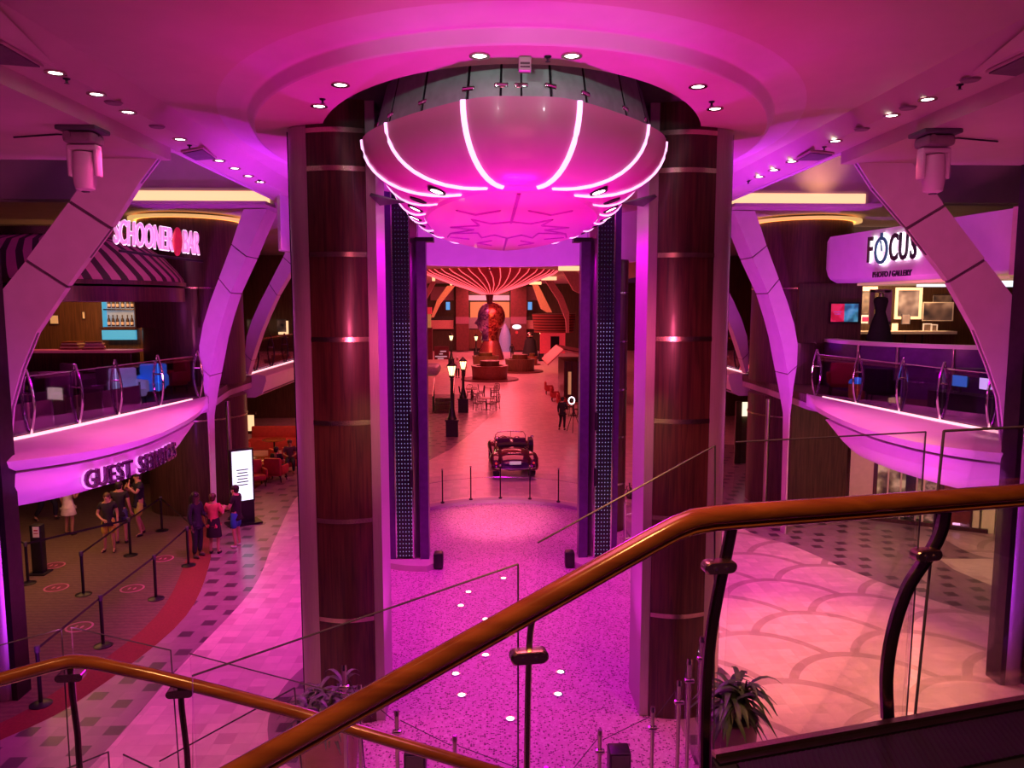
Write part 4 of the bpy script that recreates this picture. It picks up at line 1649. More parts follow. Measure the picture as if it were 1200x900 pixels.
photo('tall portrait in a glowing white light frame in the photo shop', 1050, 337, 1079, 374, 25.9, 'strip_warm', 'portrait_grey', 3.2)
photo('unlit dark portrait partly behind the black gown in the photo shop', 1007, 341, 1021, 368, 26.0, 'dark_grey', 'portrait_dark', .6)
photo('wide photo of two people standing low in the photo shop', 1082, 354, 1116, 376, 25.3, 'cream', 'portrait_pair', 1.0)
photo('gold framed picture partly hidden behind the wide photo of two people', 1093, 345, 1116, 356, 25.8, 'brass_steel', 'portrait_dark', 1.0)
photo('small photo on the shop counter near the gown, pale print', 1057, 368, 1066, 380, 24.9, 'dark_grey', 'portrait_grey', .6)
photo('small dark photo cube face on the shop counter, left of a matching one', 1082, 379, 1091, 389, 24.8, 'white', 'portrait_dark', 1.2)
photo('small dark photo cube face on the shop counter, beside the pink plinth', 1091.5, 380, 1098, 389, 24.8, 'white', 'portrait_dark', 1.2)
photo('red and white small poster under the dark portrait', 1008, 369, 1024, 379, 25.5, 'white', 'screen_red', 2.5)
sc = thing('shop_counter', 'long low wood-fronted counter along the photo shop', 'counter', at(1060, 405, 24.5))
wallbox('front', 1000, 391, 1112, 408, 24.6, .5, 'wood_bar', sc)
wallbox('worktop', 998, 388, 1114, 391, 24.55, .7, 'cream', sc)
for x in (1020, 1040, 1060, 1080):
    wallbox('door_gap', x, 392, x + .7, 408, 24.33, .02, 'black', sc)
lt = thing('counter_light_box', 'small upright glowing light box on the shop counter', 'lamp', at(1050, 391, 24.7))
wallbox('box', 1046, 379, 1051, 390, 24.7, .1, 'strip_warm', lt)
pp = thing('display_plinth', 'plain pink plinth standing at the end of the shop counter', 'plinth', at(1108, 415, 22.5))
q = at(1108.5, 400, 22.3)
MB().box((q.x, 22.3, 4.55), (.56, .5, 1.1)).build('block', MATS['fin_paint'], pp)
MB().box((q.x, 22.3, 5.12), (.6, .54, .05)).build('top', MATS['white_paint'], pp)
# pink leaning frame and the black gown on a stand
lf = thing('leaning_frame', 'tall pink open frame behind the black gown', 'frame', at(1030, 392, 23.6))
for (x0, y0, x1, y1) in ((1020, 340, 1023, 380), (1036, 340, 1043, 380), (1020, 339, 1043, 343), (1020, 377, 1043, 381)):
    wallbox('rail', x0, y0, x1, y1, 23.8, .08, 'fin_paint', lf)
q = at(1030, 400, 22.6)
gw = thing('dress_form', 'black evening gown on a headless display form in the photo shop', 'mannequin', (q.x, 22.6, 4.0))
m = MB()
m.lathe([(x_ * 1.15, .95 + z_ * 1.15) for x_, z_ in [(.46, .05), (.44, .1), (.33, .45), (.22, .85), (.145, 1.08), (.13, 1.14), (.16, 1.28), (.19, 1.42), (.17, 1.5), (.1, 1.53)]], (q.x, 22.6, 4.0), 26, sy=.75)
m.build('gown', MATS['black_matte'], gw)
m = MB(); m.lathe([(.075, 2.69), (.065, 2.8), (.055, 2.84), (.001, 2.85)], (q.x, 22.6, 4.0), 16)
m.build('neck_cap', MATS['brass_steel'], gw)
m = MB(); m.lathe([(.001, 0), (.42, 0), (.42, .9), (.4, .96), (.001, .97)], (q.x, 22.6, 4.0), 20)
m.build('stand', MATS['dark_metal'], gw)
# round reception desk behind the balcony glass
dk_ = thing('reception_desk', 'curved purple desk with pink top rail and steel shelf lines behind the balcony glass', 'desk', (12.0, 19.6, 4.0))
C0 = (13.6, 21.9)
m = MB(); m.lathe([(3.75, 4.0), (3.75, 5.35), (3.6, 5.35), (3.6, 4.0), (3.75, 4.0)], (C0[0], C0[1], 0), 40, a0=R(165), a1=R(262))
pbr('desk_purple', (.12, .04, .2), .3, coat=.5)
m.build('front', MATS['desk_purple'], dk_)
m = MB(); m.lathe([(3.82, 5.35), (3.82, 5.45), (3.4, 5.45), (3.4, 5.35), (3.82, 5.35)], (C0[0], C0[1], 0), 40, a0=R(165), a1=R(262))
m.build('top_rail', MATS['white_paint'], dk_)
for z in (4.55, 4.85):
    m = MB(); m.lathe([(3.765, z), (3.79, z + .015), (3.765, z + .03)], (C0[0], C0[1], 0), 40, a0=R(185), a1=R(262))
    m.build('steel_line', MATS['chrome'], dk_)
for a in (198, 216, 236, 254):
    x, y = C0[0] + 3.8 * math.cos(R(a)), C0[1] + 3.8 * math.sin(R(a))
    MB().cyl((x, y, 4.0), (x, y, 5.35), .04).build('upright', MATS['steel'], dk_)
# monitors on a low dark desk right behind the railing
md = thing('monitor_desk', 'low black desk with cables right behind the balcony glass', 'desk', (10.2, 15.3, 4.0))
P0, P1 = (9.75, 16.9), (10.75, 13.4)
A, B = Vector((P0[0], P0[1], 4.02)), Vector((P1[0], P1[1], 4.02))
MB().slab([A, B, B + Vector((0, 0, .5)), A + Vector((0, 0, .5))], (.5, .12, 0)).build('body', MATS['black'], md)


def monitor(f, wd, mat, lab, hh=.28):
    c = A.lerp(B, f) + Vector((.2, .05, .5))
    t = thing('monitor', lab, 'monitor', c)
    d = (B - A).normalized()
    n = Vector((-d.y, d.x, 0)) if Vector((-d.y, d.x, 0)).x < 0 else Vector((d.y, -d.x, 0))
    ang = math.atan2(d.y, d.x)
    MB().box(c + Vector((0, 0, .13 + hh / 2)), (wd, .04, hh), rz=ang).build('housing', MATS['black'], t)
    MB().box(c + Vector((0, 0, .13 + hh / 2)) + n * .025, (wd * .93, .01, hh * .86), rz=ang).build('screen', MATS[mat], t)
    MB().box(c + Vector((0, 0, .07)), (.05, .05, .14)).box(c + Vector((0, 0, .01)), (.2, .16, .02)).build('stand', MATS['dark_grey'], t)


monitor(.18, .4, 'screen_blue', 'small blue monitor beside the oval hoop, on the black desk')
monitor(.36, .34, 'screen_white', 'small pale monitor on the black desk beside the blue one')
monitor(.74, .8, 'screen_white', 'wide pale blue monitor on the black desk nearest the broad fin')
bp_ = at(1003, 472, 19.0)
bpk = thing('backpack', 'rounded yellow backpack with a blue top behind the balcony glass', 'bag', (bp_.x, 19.0, 4.0))
m = MB(); m.rbox((bp_.x, 19.0, 4.26), (.4, .28, .5), .12); m.build('body', MATS['yellow_cloth'], bpk)
m = MB(); m.ball((bp_.x, 19.0, 4.47), .21, sx=1, sy=.72, sz=.7, z0=-.1); m.build('top_flap', MATS['blue_vivid'], bpk)
m = MB(); m.rbox((bp_.x, 18.84, 4.2), (.26, .08, .22), .04); m.build('front_pocket', MATS['yellow_cloth'], bpk)
local(True)
for (px, Y, rz, mt, lab) in ((1032, 18.4, 2.4, 'black_matte', 'black chair beside the yellow backpack behind the balcony glass'), (985, 20.2, 2.8, 'red_cloth', 'red chair behind the balcony glass near the purple fin')):
    q = at(px, 470, Y)
    armchair('lounge_chair', lab, mt, (q.x, q.y, 4.0), rz)
local(False)

# ================================================================== lower level, right: shop front
LW = thing('glazed_shop', 'shop front under the balcony with glass windows between cream pillars', 'shop front', (11.5, 21.5, 0))
A = onz(994, 617); B = onz(1160, 640)
A.y, B.y = 22.2, 20.4
A = Vector((at(994, 600, 22.2).x, 22.2, 0)); B = Vector((at(1166, 600, 20.4).x, 20.4, 0))
dv = (B - A)
ang = math.atan2(dv.y, dv.x)
L = dv.length


def fpan(name, f0, f1, z0, z1, mat, off=0.0, d=.12, par=None):
    c = A.lerp(B, (f0 + f1) / 2) + Vector((math.sin(ang) * off, -math.cos(ang) * off, (z0 + z1) / 2))
    return MB().box(c, ((f1 - f0) * L, d, z1 - z0), rz=ang).build(name, MATS[mat], par or LW)


fpan('cream_pillar', 0, .17, 0, 3.55, 'cream')
fpan('dark_frame', .17, .2, 0, 3.55, 'wood_dark', .02)
picture('shop_inside', (.05, .03, .02), (.3, .2, .1), (.9, .7, .4), 2.2, .3)
fpan('window_display', .2, .62, .15, 3.2, 'shop_inside', -.1, .05)
fpan('window_glass', .2, .62, .15, 3.2, 'glass_clear', .06, .02)
for f in (.27, .36, .47, .52):
    fpan('mullion', f, f + .012, .1, 3.3, 'cream', .08, .06)
fpan('dark_interior', .40, .47, .15, 2.6, 'black', -.04, .06)
picture('stone_stack', (.2, .15, .1), (.4, .32, .22), (.62, .5, .36), 9, .1)
fpan('stone_wall', .52, .62, .15, 1.6, 'stone_stack', .02, .06)
fpan('plinth', 0, .96, 0, .12, 'wood_dark', .1)
fpan('header', .17, 1.0, 3.2, 3.55, 'wood_dark', .02)
fpan('post', .62, .65, 0, 3.3, 'wood_panel', .05)
dr = fpan('door', .66, .84, .06, 2.6, 'wood_red', .05, .08)
fpan('door_frame', .645, .66, 0, 2.7, 'wood_dark', .1, .1)
fpan('door_frame', .84, .855, 0, 2.7, 'wood_dark', .1, .1)
fpan('kick_plate', .73, .78, .14, .2, 'strip_white', .1, .02, dr)
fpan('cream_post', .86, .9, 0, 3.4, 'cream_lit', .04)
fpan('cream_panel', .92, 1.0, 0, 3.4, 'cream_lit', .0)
wp = thing('wall_panel', 'tall dark wood wall panel under the balcony beside the shop front', 'panel', (9.6, 22.4, 0))
MB().box((at(963, 560, 22.0).x, 22.3, 1.78), (1.75, .12, 3.56)).build('board', MATS['wood_panel'], wp)
# green door and lit sign beyond the great column
gd = thing('service_door', 'green-brown service door under the short balcony with a lit sign above', 'door', at(879, 567, 33.0))
for nm, x0, y0, x1, y1, mt, dd in (('door_leaf', 866, 489, 893, 566, 'door_green', 0), ('lit_sign', 869, 471, 897, 487, 'screen_warm', -.1), ('frame_post', 862, 470, 866, 568, 'wood_dark', -.05)):
    if mt == 'door_green':
        pbr('door_green', (.13, .13, .05), .5)
    if mt == 'screen_warm':
        glow('screen_warm', (1, .85, .6), 1.3)
    a, b = at(x0, y0, 30), at(x1, y1, 30)
    MB().box(((a.x + b.x) / 2, 30 + dd, (a.z + max(b.z, 0)) / 2), (abs(b.x - a.x), .1, abs(a.z - max(b.z, 0)))).build(nm, MATS[mt], gd)
sg = thing('neon_script', 'red glowing script sign above the short balcony near the purple fin', 'sign', at(880, 432, 28))
m = MB()
for i in range(5):
    c = at(869 + i * 6, 431, 28.2)
    m.tube([c + Vector((.08 * math.cos(a * .7 + i), 0, .16 * math.sin(a * .9))) for a in range(0, 9)], .018, 6)
m.build('tube', MATS['red_strip'], sg)
# ================================================================== people
pbr('skin_light', (.55, .3, .2), .55, var=.05)
pbr('skin_tan', (.42, .22, .14), .55, var=.05)
pbr('skin_dark', (.09, .045, .03), .5, var=.05)
pbr('hair_dark', (.02, .012, .01), .5)
pbr('hair_brown', (.09, .045, .02), .5)
pbr('navy_cloth', (.014, .014, .03), .8)
pbr('blue_shorts', (.03, .14, .5), .7)
pbr('denim', (.07, .09, .2), .8)
pbr('yellow_shorts', (.62, .5, .06), .7)
pbr('lime_shorts', (.55, .6, .1), .7)
pbr('pink_top', (.62, .12, .13), .7)
pbr('white_cloth', (.75, .68, .62), .75)
pbr('shoe_white', (.7, .68, .68), .5)
pbr('shoe_dark', (.03, .025, .03), .5)
pbr('eye_dark', (.01, .01, .012), .2)


def skin(name, V, E, mat, parent=None, root=None, sub=1):
    keys = list(V)
    me = bpy.data.meshes.new(name)
    me.from_pydata([V[k][0] for k in keys], [(keys.index(a), keys.index(b)) for a, b in E], [])
    me.materials.append(MATS[mat])
    o = bpy.data.objects.new(name, me)
    COL.objects.link(o)
    md = o.modifiers.new('skin', 'SKIN')
    md.use_smooth_shade = True
    if not me.skin_vertices:
        me.skin_vertices.new()
    lay = me.skin_vertices[0].data
    for i, k in enumerate(keys):
        r = V[k][1]
        lay[i].radius = (r, r) if not isinstance(r, tuple) else r
        lay[i].use_root = (k == root)
    sb = o.modifiers.new('sub', 'SUBSURF')
    sb.levels = sub
    sb.render_levels = sub
    if parent:
        o.parent = parent
    return o


BASE = dict(pelvis=(0, 0, .93), waist=(0, .01, 1.1), chest=(0, .01, 1.3), neck=(0, .01, 1.455), jaw=(0, -.015, 1.545), crown=(0, -.005, 1.66),
            shL=(.175, .01, 1.4), elL=(.235, .03, 1.13), wrL=(.25, -.04, .89), haL=(.25, -.06, .82),
            shR=(-.175, .01, 1.4), elR=(-.235, .03, 1.13), wrR=(-.25, -.04, .89), haR=(-.25, -.06, .82),
            hiL=(.095, 0, .88), knL=(.105, -.02, .49), anL=(.11, .02, .085), toL=(.125, -.13, .035),
            hiR=(-.095, 0, .88), knR=(-.105, -.02, .49), anR=(-.11, .02, .085), toR=(-.125, -.13, .035))


def person(lab, loc, rz, height=1.72, pose=None, skin_m='skin_light', hair='hair_dark', long_hair=False, top=None, sleeves=.55, bottom=None, blen='short', skirt=None, shoes='shoe_dark', mask=False, fem=False, cap=None, grp=None):
    """One continuous body in the given pose; clothing, hair and shoes are children."""
    k = height / 1.74
    J = {n: Vector(p) for n, p in BASE.items()}
    for n, p in (pose or {}).items():
        J[n] = Vector(p)
    J = {n: p * k for n, p in J.items()}
    w = .9 if fem else 1.0
    Rr = dict(pelvis=.125, waist=.105 * w, chest=.125 * w, neck=.052, jaw=.078, crown=.082, shL=.062 * w, elL=.042, wrL=.03, haL=.034, shR=.062 * w, elR=.042, wrR=.03, haR=.034,
              hiL=.088, knL=.056, anL=.038, toL=.036, hiR=.088, knR=.056, anR=.038, toR=.036)
    V = {n: (J[n], Rr[n] * k) for n in J}
    E = [('pelvis', 'waist'), ('waist', 'chest'), ('chest', 'neck'), ('neck', 'jaw'), ('jaw', 'crown')]
    for s in 'LR':
        E += [('chest', 'sh' + s), ('sh' + s, 'el' + s), ('el' + s, 'wr' + s), ('wr' + s, 'ha' + s), ('pelvis', 'hi' + s), ('hi' + s, 'kn' + s), ('kn' + s, 'an' + s), ('an' + s, 'to' + s)]
        # five fingers of unequal length, slightly curled
        h, wv = J['ha' + s], J['wr' + s]
        d = (h - wv).normalized()
        side = d.cross(Vector((0, 1, 0))) if abs(d.y) < .8 else d.cross(Vector((0, 0, 1)))
        side.normalize()
        cu = d.cross(side).normalized()
        for q, (o_, ln) in enumerate(((-.028, .07), (-.01, .085), (.01, .08), (.028, .062))):
            b = h + d * .025 * k + side * (o_ * k)
            V['f%s%d' % (s, q)] = (b, .0095 * k)
            V['g%s%d' % (s, q)] = (b + (d * ln * .55) * k, .0085 * k)
            V['t%s%d' % (s, q)] = (b + (d * ln + cu * .015) * k, .007 * k)
            E += [('ha' + s, 'f%s%d' % (s, q)), ('f%s%d' % (s, q), 'g%s%d' % (s, q)), ('g%s%d' % (s, q), 't%s%d' % (s, q))]
        V['u' + s] = (h + (side * -.045 + d * .01) * k, .01 * k)
        V['v' + s] = (h + (side * -.06 + d * .045) * k, .008 * k)
        E += [('ha' + s, 'u' + s), ('u' + s, 'v' + s)]
    hd = (J['crown'] - J['jaw']).normalized()
    head_dir = Vector((pose or {}).get('face', (0, -1, 0))).normalized()
    mid = J['jaw'].lerp(J['crown'], .35)
    V['nose'] = (mid + head_dir * .082 * k, .014 * k)
    V['nosetip'] = (mid + head_dir * .1 * k - hd * .02 * k, .013 * k)
    E += [('jaw', 'nose'), ('nose', 'nosetip')]
    J.pop('face', None)
    V.pop('face', None)
    o = skin('person', V, E, skin_m, None, 'pelvis', 1)
    o.location = loc
    o.rotation_euler = (0, 0, rz)
    tag(o, lab, 'person', grp)
    side = head_dir.cross(hd).normalized()
    for s in (-1, 1):
        c = J['jaw'].lerp(J['crown'], .5) + head_dir * .07 * k + side * (s * .032 * k)
        MB().ball(c, .011 * k, n=8, m=6).build('eye', MATS['eye_dark'], o, origin=(0, 0, 0))
        c = J['jaw'].lerp(J['crown'], .35) + side * (s * .082 * k)
        MB().ball(c, .022 * k, sx=.5, sz=1.3, n=8, m=6).build('ear', MATS[skin_m], o, origin=(0, 0, 0))
    c = J['jaw'].lerp(J['crown'], -.05) + head_dir * .076 * k
    MB().ball(c, .02 * k, sx=1.2, sy=.5, sz=.35, n=8, m=6).build('mouth', pbr('lip_tone', (.35, .1, .09), .5) if 'lip_tone' not in MATS else MATS['lip_tone'], o, origin=(0, 0, 0))
    # hair cap set back on the skull
    if hair:
        cc = J['jaw'].lerp(J['crown'], .72) - head_dir * .018 * k
        m = MB()
        m.ball(cc, .1 * k, sx=.98, sy=1.05, sz=1.0, n=16, m=10, z0=-.15)
        m.ball(cc - head_dir * .03 * k - hd * .05 * k, .09 * k, sx=.95, sy=.75, sz=1.0, n=14, m=8)
        if long_hair:
            m.tube([cc - head_dir * .05 * k, cc - head_dir * .085 * k - hd * .12 * k, cc - head_dir * .1 * k - hd * .24 * k, cc - head_dir * .085 * k - hd * .34 * k], [.08 * k, .09 * k, .085 * k, .04 * k], 12)
            for s in (-1, 1):
                m.tube([cc + side * (s * .06 * k), cc + side * (s * .085 * k) - hd * .12 * k, cc + side * (s * .085 * k) - hd * .25 * k], [.04 * k, .05 * k, .025 * k], 8)
        m.build('hair', MATS[hair], o, origin=(0, 0, 0))
    if cap:
        cc = J['crown'] - hd * .01 * k
        MB().ball(cc, .11 * k, sz=.8, z0=0).box(cc + head_dir * .11 * k + hd * .0, (.12, .12, .012)).build('cap', MATS[cap], o, origin=(0, 0, 0))
    if mask:
        c = J['jaw'].lerp(J['crown'], .02) + head_dir * .055 * k
        MB().ball(c, .06 * k, sx=.95, sy=.7, sz=.8, n=12, m=8).build('face_mask', MATS['white'], o, origin=(0, 0, 0))
    if top:
        T = {n: (J[n], Rr[n] * k * 1.17 + .006) for n in ('waist', 'chest', 'shL', 'shR')}
        T['pelvis'] = (J['pelvis'], .15 * k)
        T['hem'] = (J['pelvis'] + (J['pelvis'] - J['waist']) * .55, .158 * k)
        T['nk'] = (J['chest'].lerp(J['neck'], .72), .07 * k)
        EE = [('hem', 'pelvis'), ('pelvis', 'waist'), ('waist', 'chest'), ('chest', 'nk'), ('chest', 'shL'), ('chest', 'shR')]
        for s in 'LR':
            if sleeves > 0:
                a = J['sh' + s].lerp(J['el' + s], min(1, sleeves))
                T['sl' + s] = (a, (.062 if sleeves < 1 else .056) * k)
                EE.append(('sh' + s, 'sl' + s))
                if sleeves > 1:
                    T['cu' + s] = (J['el' + s].lerp(J['wr' + s], .95), .042 * k)
                    EE.append(('sl' + s, 'cu' + s))
        skin('jacket' if sleeves > 1 else 'shirt', T, EE, top, o, 'pelvis', 1)
    if bottom:
        T = {'pv': (J['pelvis'] + (J['waist'] - J['pelvis']) * .6, .128 * k), 'pelvis': (J['pelvis'], .142 * k)}
        EE = [('pv', 'pelvis')]
        for s in 'LR':
            T['h' + s] = (J['hi' + s], .108 * k)
            EE.append(('pelvis', 'h' + s))
            if blen == 'short':
                T['k' + s] = (J['hi' + s].lerp(J['kn' + s], .92), .1 * k)
                EE.append(('h' + s, 'k' + s))
            else:
                T['k' + s] = (J['kn' + s], .076 * k)
                T['a' + s] = (J['kn' + s].lerp(J['an' + s], .93), .058 * k)
                EE += [('h' + s, 'k' + s), ('k' + s, 'a' + s)]
        skin('shorts' if blen == 'short' else 'trousers', T, EE, bottom, o, 'pelvis', 1)
    if skirt:
        mat, zt, zb, rt, rb = skirt
        MB().lathe([(rb * .98, zb * k), (rb, zb * k + .01), ((rt + rb) * .52, (zt * .45 + zb * .55) * k), (rt, zt * k), (rt * .9, zt * k + .01)], (J['pelvis'].x, J['pelvis'].y, 0), 24, sy=.82).build('skirt', MATS[mat], o, origin=(0, 0, 0))
    for s in 'LR':
        a, t_ = J['an' + s], J['to' + s]
        T = {'a': (a + Vector((0, .03 * k, -.035 * k)), .046 * k), 'b': (a.lerp(t_, .5) + Vector((0, 0, -.01 * k)), .046 * k), 'c': (t_ + Vector((0, 0, .005)), .042 * k)}
        skin('shoe', T, [('a', 'b'), ('b', 'c')], shoes, o, 'a', 1)
    return o


def fp(px, py):
    p = onz(px, py, 0)
    return (p.x, p.y, 0)


# queue at guest services
person('woman in a short white dress standing under the balcony edge', fp(82, 627), R(160), 1.68, dict(haR=(-.1, -.3, 1.28), wrR=(-.14, -.26, 1.24), elR=(-.25, -.04, 1.12)), 'skin_tan', 'hair_brown', True, 'white_cloth', .3, None, 'short', ('white_cloth', 1.05, .62, .13, .22), 'shoe_dark', fem=True)
person('person in dark clothes walking under the balcony edge beside the woman in white', fp(55, 611), R(80), 1.75, dict(knL=(.12, -.22, .52), anL=(.12, -.2, .12), toL=(.13, -.34, .1), knR=(-.1, .08, .48), anR=(-.1, .3, .14), toR=(-.1, .2, .03)), 'skin_tan', 'hair_dark', False, 'navy_cloth', 1.2, 'navy_cloth', 'long')
person('boy in a black t-shirt and yellow shorts in the queue', fp(129, 647), R(12), 1.62, dict(elR=(-.27, -.02, 1.12), wrR=(-.1, -.2, 1.0), haR=(-.03, -.24, .98), anR=(-.14, .06, .085), toR=(-.2, -.08, .035)), 'skin_light', 'hair_brown', False, 'black_matte', .6, 'yellow_shorts', 'short', None, 'shoe_dark')
person('man seen from behind in a black t-shirt and denim shorts in the queue', fp(143, 637), R(186), 1.76, None, 'skin_light', 'hair_dark', False, 'black_matte', .6, 'denim', 'short', None, 'shoe_dark')
person('tall man in a black t-shirt and lime shorts raising a hand to his face', fp(165, 627), R(-48), 1.84, dict(elL=(.26, -.14, 1.2), wrL=(.1, -.28, 1.38), haL=(.05, -.24, 1.46), elR=(-.26, -.1, 1.16), wrR=(-.12, -.3, 1.3), haR=(-.06, -.28, 1.38), knL=(.12, -.1, .5), anL=(.14, -.02, .085), toL=(.16, -.17, .035), anR=(-.13, .14, .085), toR=(-.15, .0, .035)), 'skin_light', 'hair_dark', False, 'navy_cloth', .6, 'lime_shorts', 'short', None, 'shoe_dark')
person('crew woman in a black trouser suit with long dark hair', fp(232, 653), R(75), 1.74, dict(elL=(.24, -.02, 1.12), wrL=(.14, -.2, 1.06), haL=(.08, -.26, 1.06)), 'skin_dark', 'hair_dark', True, 'navy_cloth', 1.2, 'navy_cloth', 'long', None, 'shoe_dark', fem=True)
person('woman in a pink top and short black skirt facing away', fp(252, 649), R(172), 1.64, dict(elR=(-.26, -.02, 1.14), wrR=(-.2, -.2, 1.22), haR=(-.17, -.27, 1.26), elL=(.26, -.02, 1.14)), 'skin_light', 'hair_brown', False, 'pink_top', .9, None, 'short', ('black_matte', 1.02, .5, .15, .2), 'shoe_dark', fem=True)
person('man with a white mask in a black t-shirt and bright blue shorts', fp(278, 641), R(-100), 1.72, dict(elL=(.24, -.06, 1.12), wrL=(.12, -.28, 1.1), haL=(.06, -.34, 1.12), elR=(-.24, -.04, 1.12), wrR=(-.12, -.26, 1.08), haR=(-.05, -.33, 1.1)), 'skin_light', 'hair_dark', False, 'black_matte', .6, 'blue_shorts', 'short', None, 'shoe_white', mask=True)
SIT = dict(pelvis=(0, 0, .5), waist=(0, .03, .68), chest=(0, .03, .88), neck=(0, .02, 1.03), jaw=(0, -.005, 1.12), crown=(0, .005, 1.235), shL=(.175, .03, .98), shR=(-.175, .03, .98),
           elL=(.24, -.06, .74), wrL=(.17, -.28, .72), haL=(.13, -.34, .72), elR=(-.24, -.06, .74), wrR=(-.17, -.28, .72), haR=(-.13, -.34, .72),
           hiL=(.1, -.04, .49), knL=(.12, -.46, .5), anL=(.12, -.44, .085), toL=(.13, -.58, .035), hiR=(-.1, -.04, .49), knR=(-.12, -.46, .5), anR=(-.12, -.44, .085), toR=(-.13, -.58, .035))
s1 = at(325, 560, 27.5)
person('seated person in a dark shirt seen from behind at the red café chairs', (s1.x, 27.5, 0), R(170), 1.72, SIT, 'skin_light', 'hair_dark', False, 'black_matte', .8, 'navy_cloth', 'long', grp=None)
s2 = at(338, 552, 28.6)
person('seated person at the café table facing the queue area, partly behind the great column', (s2.x, 28.9, 0), R(15), 1.72, SIT, 'skin_tan', 'hair_brown', False, 'plum', .8, 'navy_cloth', 'long')
# promenade people
person('man in black standing on the promenade by the camera tripod', fp(659, 504), R(150), 1.76, dict(elR=(-.2, -.12, 1.12), wrR=(-.06, -.2, 1.1), haR=(0, -.22, 1.1), anL=(.17, .02, .085), toL=(.22, -.12, .035)), 'skin_tan', 'hair_dark', False, 'black_matte', 1.2, 'black_matte', 'long')
q = fp(600, 420)
person('far standing person in black near the head sculpture', q, R(0), 1.8, None, 'skin_dark', 'hair_dark', False, 'black_matte', 1.2, 'black_matte', 'long')
for x, lab in ((536, 'far performer in a pale costume behind the lettered board, nearer the lamp post'), (543, 'far performer in a pale costume behind the lettered board, nearer the sculpture')):
    q = at(x, 418, 66)
    person(lab, (q.x, 66, 0), R(20), 1.9, None, 'skin_light', 'white', False, 'white_cloth', 1.2, 'black_matte', 'long')

# ================================================================== queue barriers
local(True)
sp0 = thing('queue_post', 'x', 'queue post', (0, 0, 0))
MB().lathe([(.001, 0), (.17, 0), (.17, .02), (.12, .04), (.035, .055), (.001, .055)], n=24).build('base', MATS['black'], sp0)
MB().lathe([(.032, .05), (.032, .93)], n=14).build('pole', MATS['black'], sp0)
MB().lathe([(.001, .9), (.042, .9), (.042, 1.0), (.035, 1.01), (.001, 1.01)], n=14).build('head', MATS['dark_grey'], sp0)
local(False)
SP = [((48, 826), 'black queue post on the dotted tiles, nearest the wooden handrail'), ((121, 757), 'black queue post on the red carpet border near the handrail bend'), ((183, 702), 'black queue post on the carpet below the pink floor sticker'), ((221, 663), 'black queue post at the feet of the crew woman'),
      ((98, 697), 'black queue post in mid-carpet in front of the boy in yellow shorts'), ((153, 651), 'black queue post beside the man in denim shorts'), ((190, 622), 'black queue post against the wood column base'), ((33, 684), 'black queue post beside the black sanitizer stand'), ((-6, 664), 'black queue post half behind the side pillar')]
for i, ((x, y), lab) in enumerate(SP):
    p = fp(x, y)
    if i == 0:
        sp0.location = p; sp0['label'] = lab
    else:
        dup(sp0, p, label=lab)
P = [Vector(fp(*s[0])) for s in SP]
q = Vector(fp(14, 755))


def belt(a, b, lab):
    za, zb = Vector((0, 0, .93)), Vector((0, 0, .93))
    d = (b - a).normalized() * .045
    m = MB()
    m.slab([a + za + d, b + zb - d, b + zb - d + Vector((0, 0, .05)), a + za + d + Vector((0, 0, .05))], Vector((-d.y, d.x, 0)).normalized() * .004)
    o = m.build('queue_belt', MATS['black'])
    tag(o, lab, 'belt')


belt(P[0], P[1], 'black retractable belt from the post nearest the handrail to the next')
belt(P[1], P[2], 'black retractable belt along the carpet edge, middle span')
belt(P[2], P[3], 'black retractable belt along the carpet edge, ending at the crew woman')
belt(P[4], P[5], 'black retractable belt in front of the boy in yellow shorts')
belt(P[5], P[6], 'black retractable belt from the denim man to the wood column')
belt(P[6], P[3] + Vector((0, .3, 0)), 'black retractable belt from the wood column to the crew woman')
belt(P[7], P[5], 'black retractable belt running diagonally behind the boy in yellow shorts')
belt(P[8], P[7], 'black retractable belt at the side pillar, by the black sanitizer stand')
# hand sanitizer stand
x, y, _ = fp(47, 672)
t = thing('sanitizer_stand', 'tall black upright stand with a small white sign at its top', 'stand', (x, y, 0))
MB().rbox((x, y, .62), (.26, .2, 1.2), .02).build('column', MATS['black'], t)
MB().rbox((x, y, .02), (.42, .4, .04), .015).build('base', MATS['black'], t)
MB().box((x + .03, y - .105, 1.06), (.15, .01, .26)).build('sign_plate', MATS['white'], t)
MB().box((x + .03, y - .112, 1.1), (.09, .004, .03)).box((x + .03, y - .112, 1.03), (.1, .004, .02)).build('printed_line', MATS['red_cloth'], t)
# stand-here floor stickers
for (px, py), lab in (((66, 689), 'round pink floor sticker nearest the middle queue post'), ((155, 690), 'round pink floor sticker beside the post on the carpet edge'), ((93, 735), 'round pink floor sticker nearest the handrail bend'), ((63, 663), 'round pink floor sticker beside the sanitizer stand'), ((191, 655), 'round pink floor sticker in front of the queue people')):
    x, y, _ = fp(px, py)
    t = thing('floor_sticker', lab, 'floor sticker', (x, y, .006))
    pbr('sticker_pink', (.55, .16, .3), .6) if 'sticker_pink' not in MATS else None
    pbr('sticker_red', (.16, .035, .06), .6) if 'sticker_red' not in MATS else None
    MB().lathe([(.26, .006), (.26, .011), (.22, .012), (.22, .006), (.26, .006)], (x, y, 0), 28).build('rim', MATS['sticker_pink'], t)
    MB().lathe([(.001, .007), (.21, .007), (.21, .01), (.001, .01)], (x, y, 0), 26).build('disc', MATS['sticker_red'], t)
    m = MB()
    for s in (-1, 1):
        m.ball((x + s * .06, y - .01, .012), .04, sx=.7, sy=1.8, sz=.1, n=10, m=5)
    m.build('footprints', MATS['sticker_pink'], t)
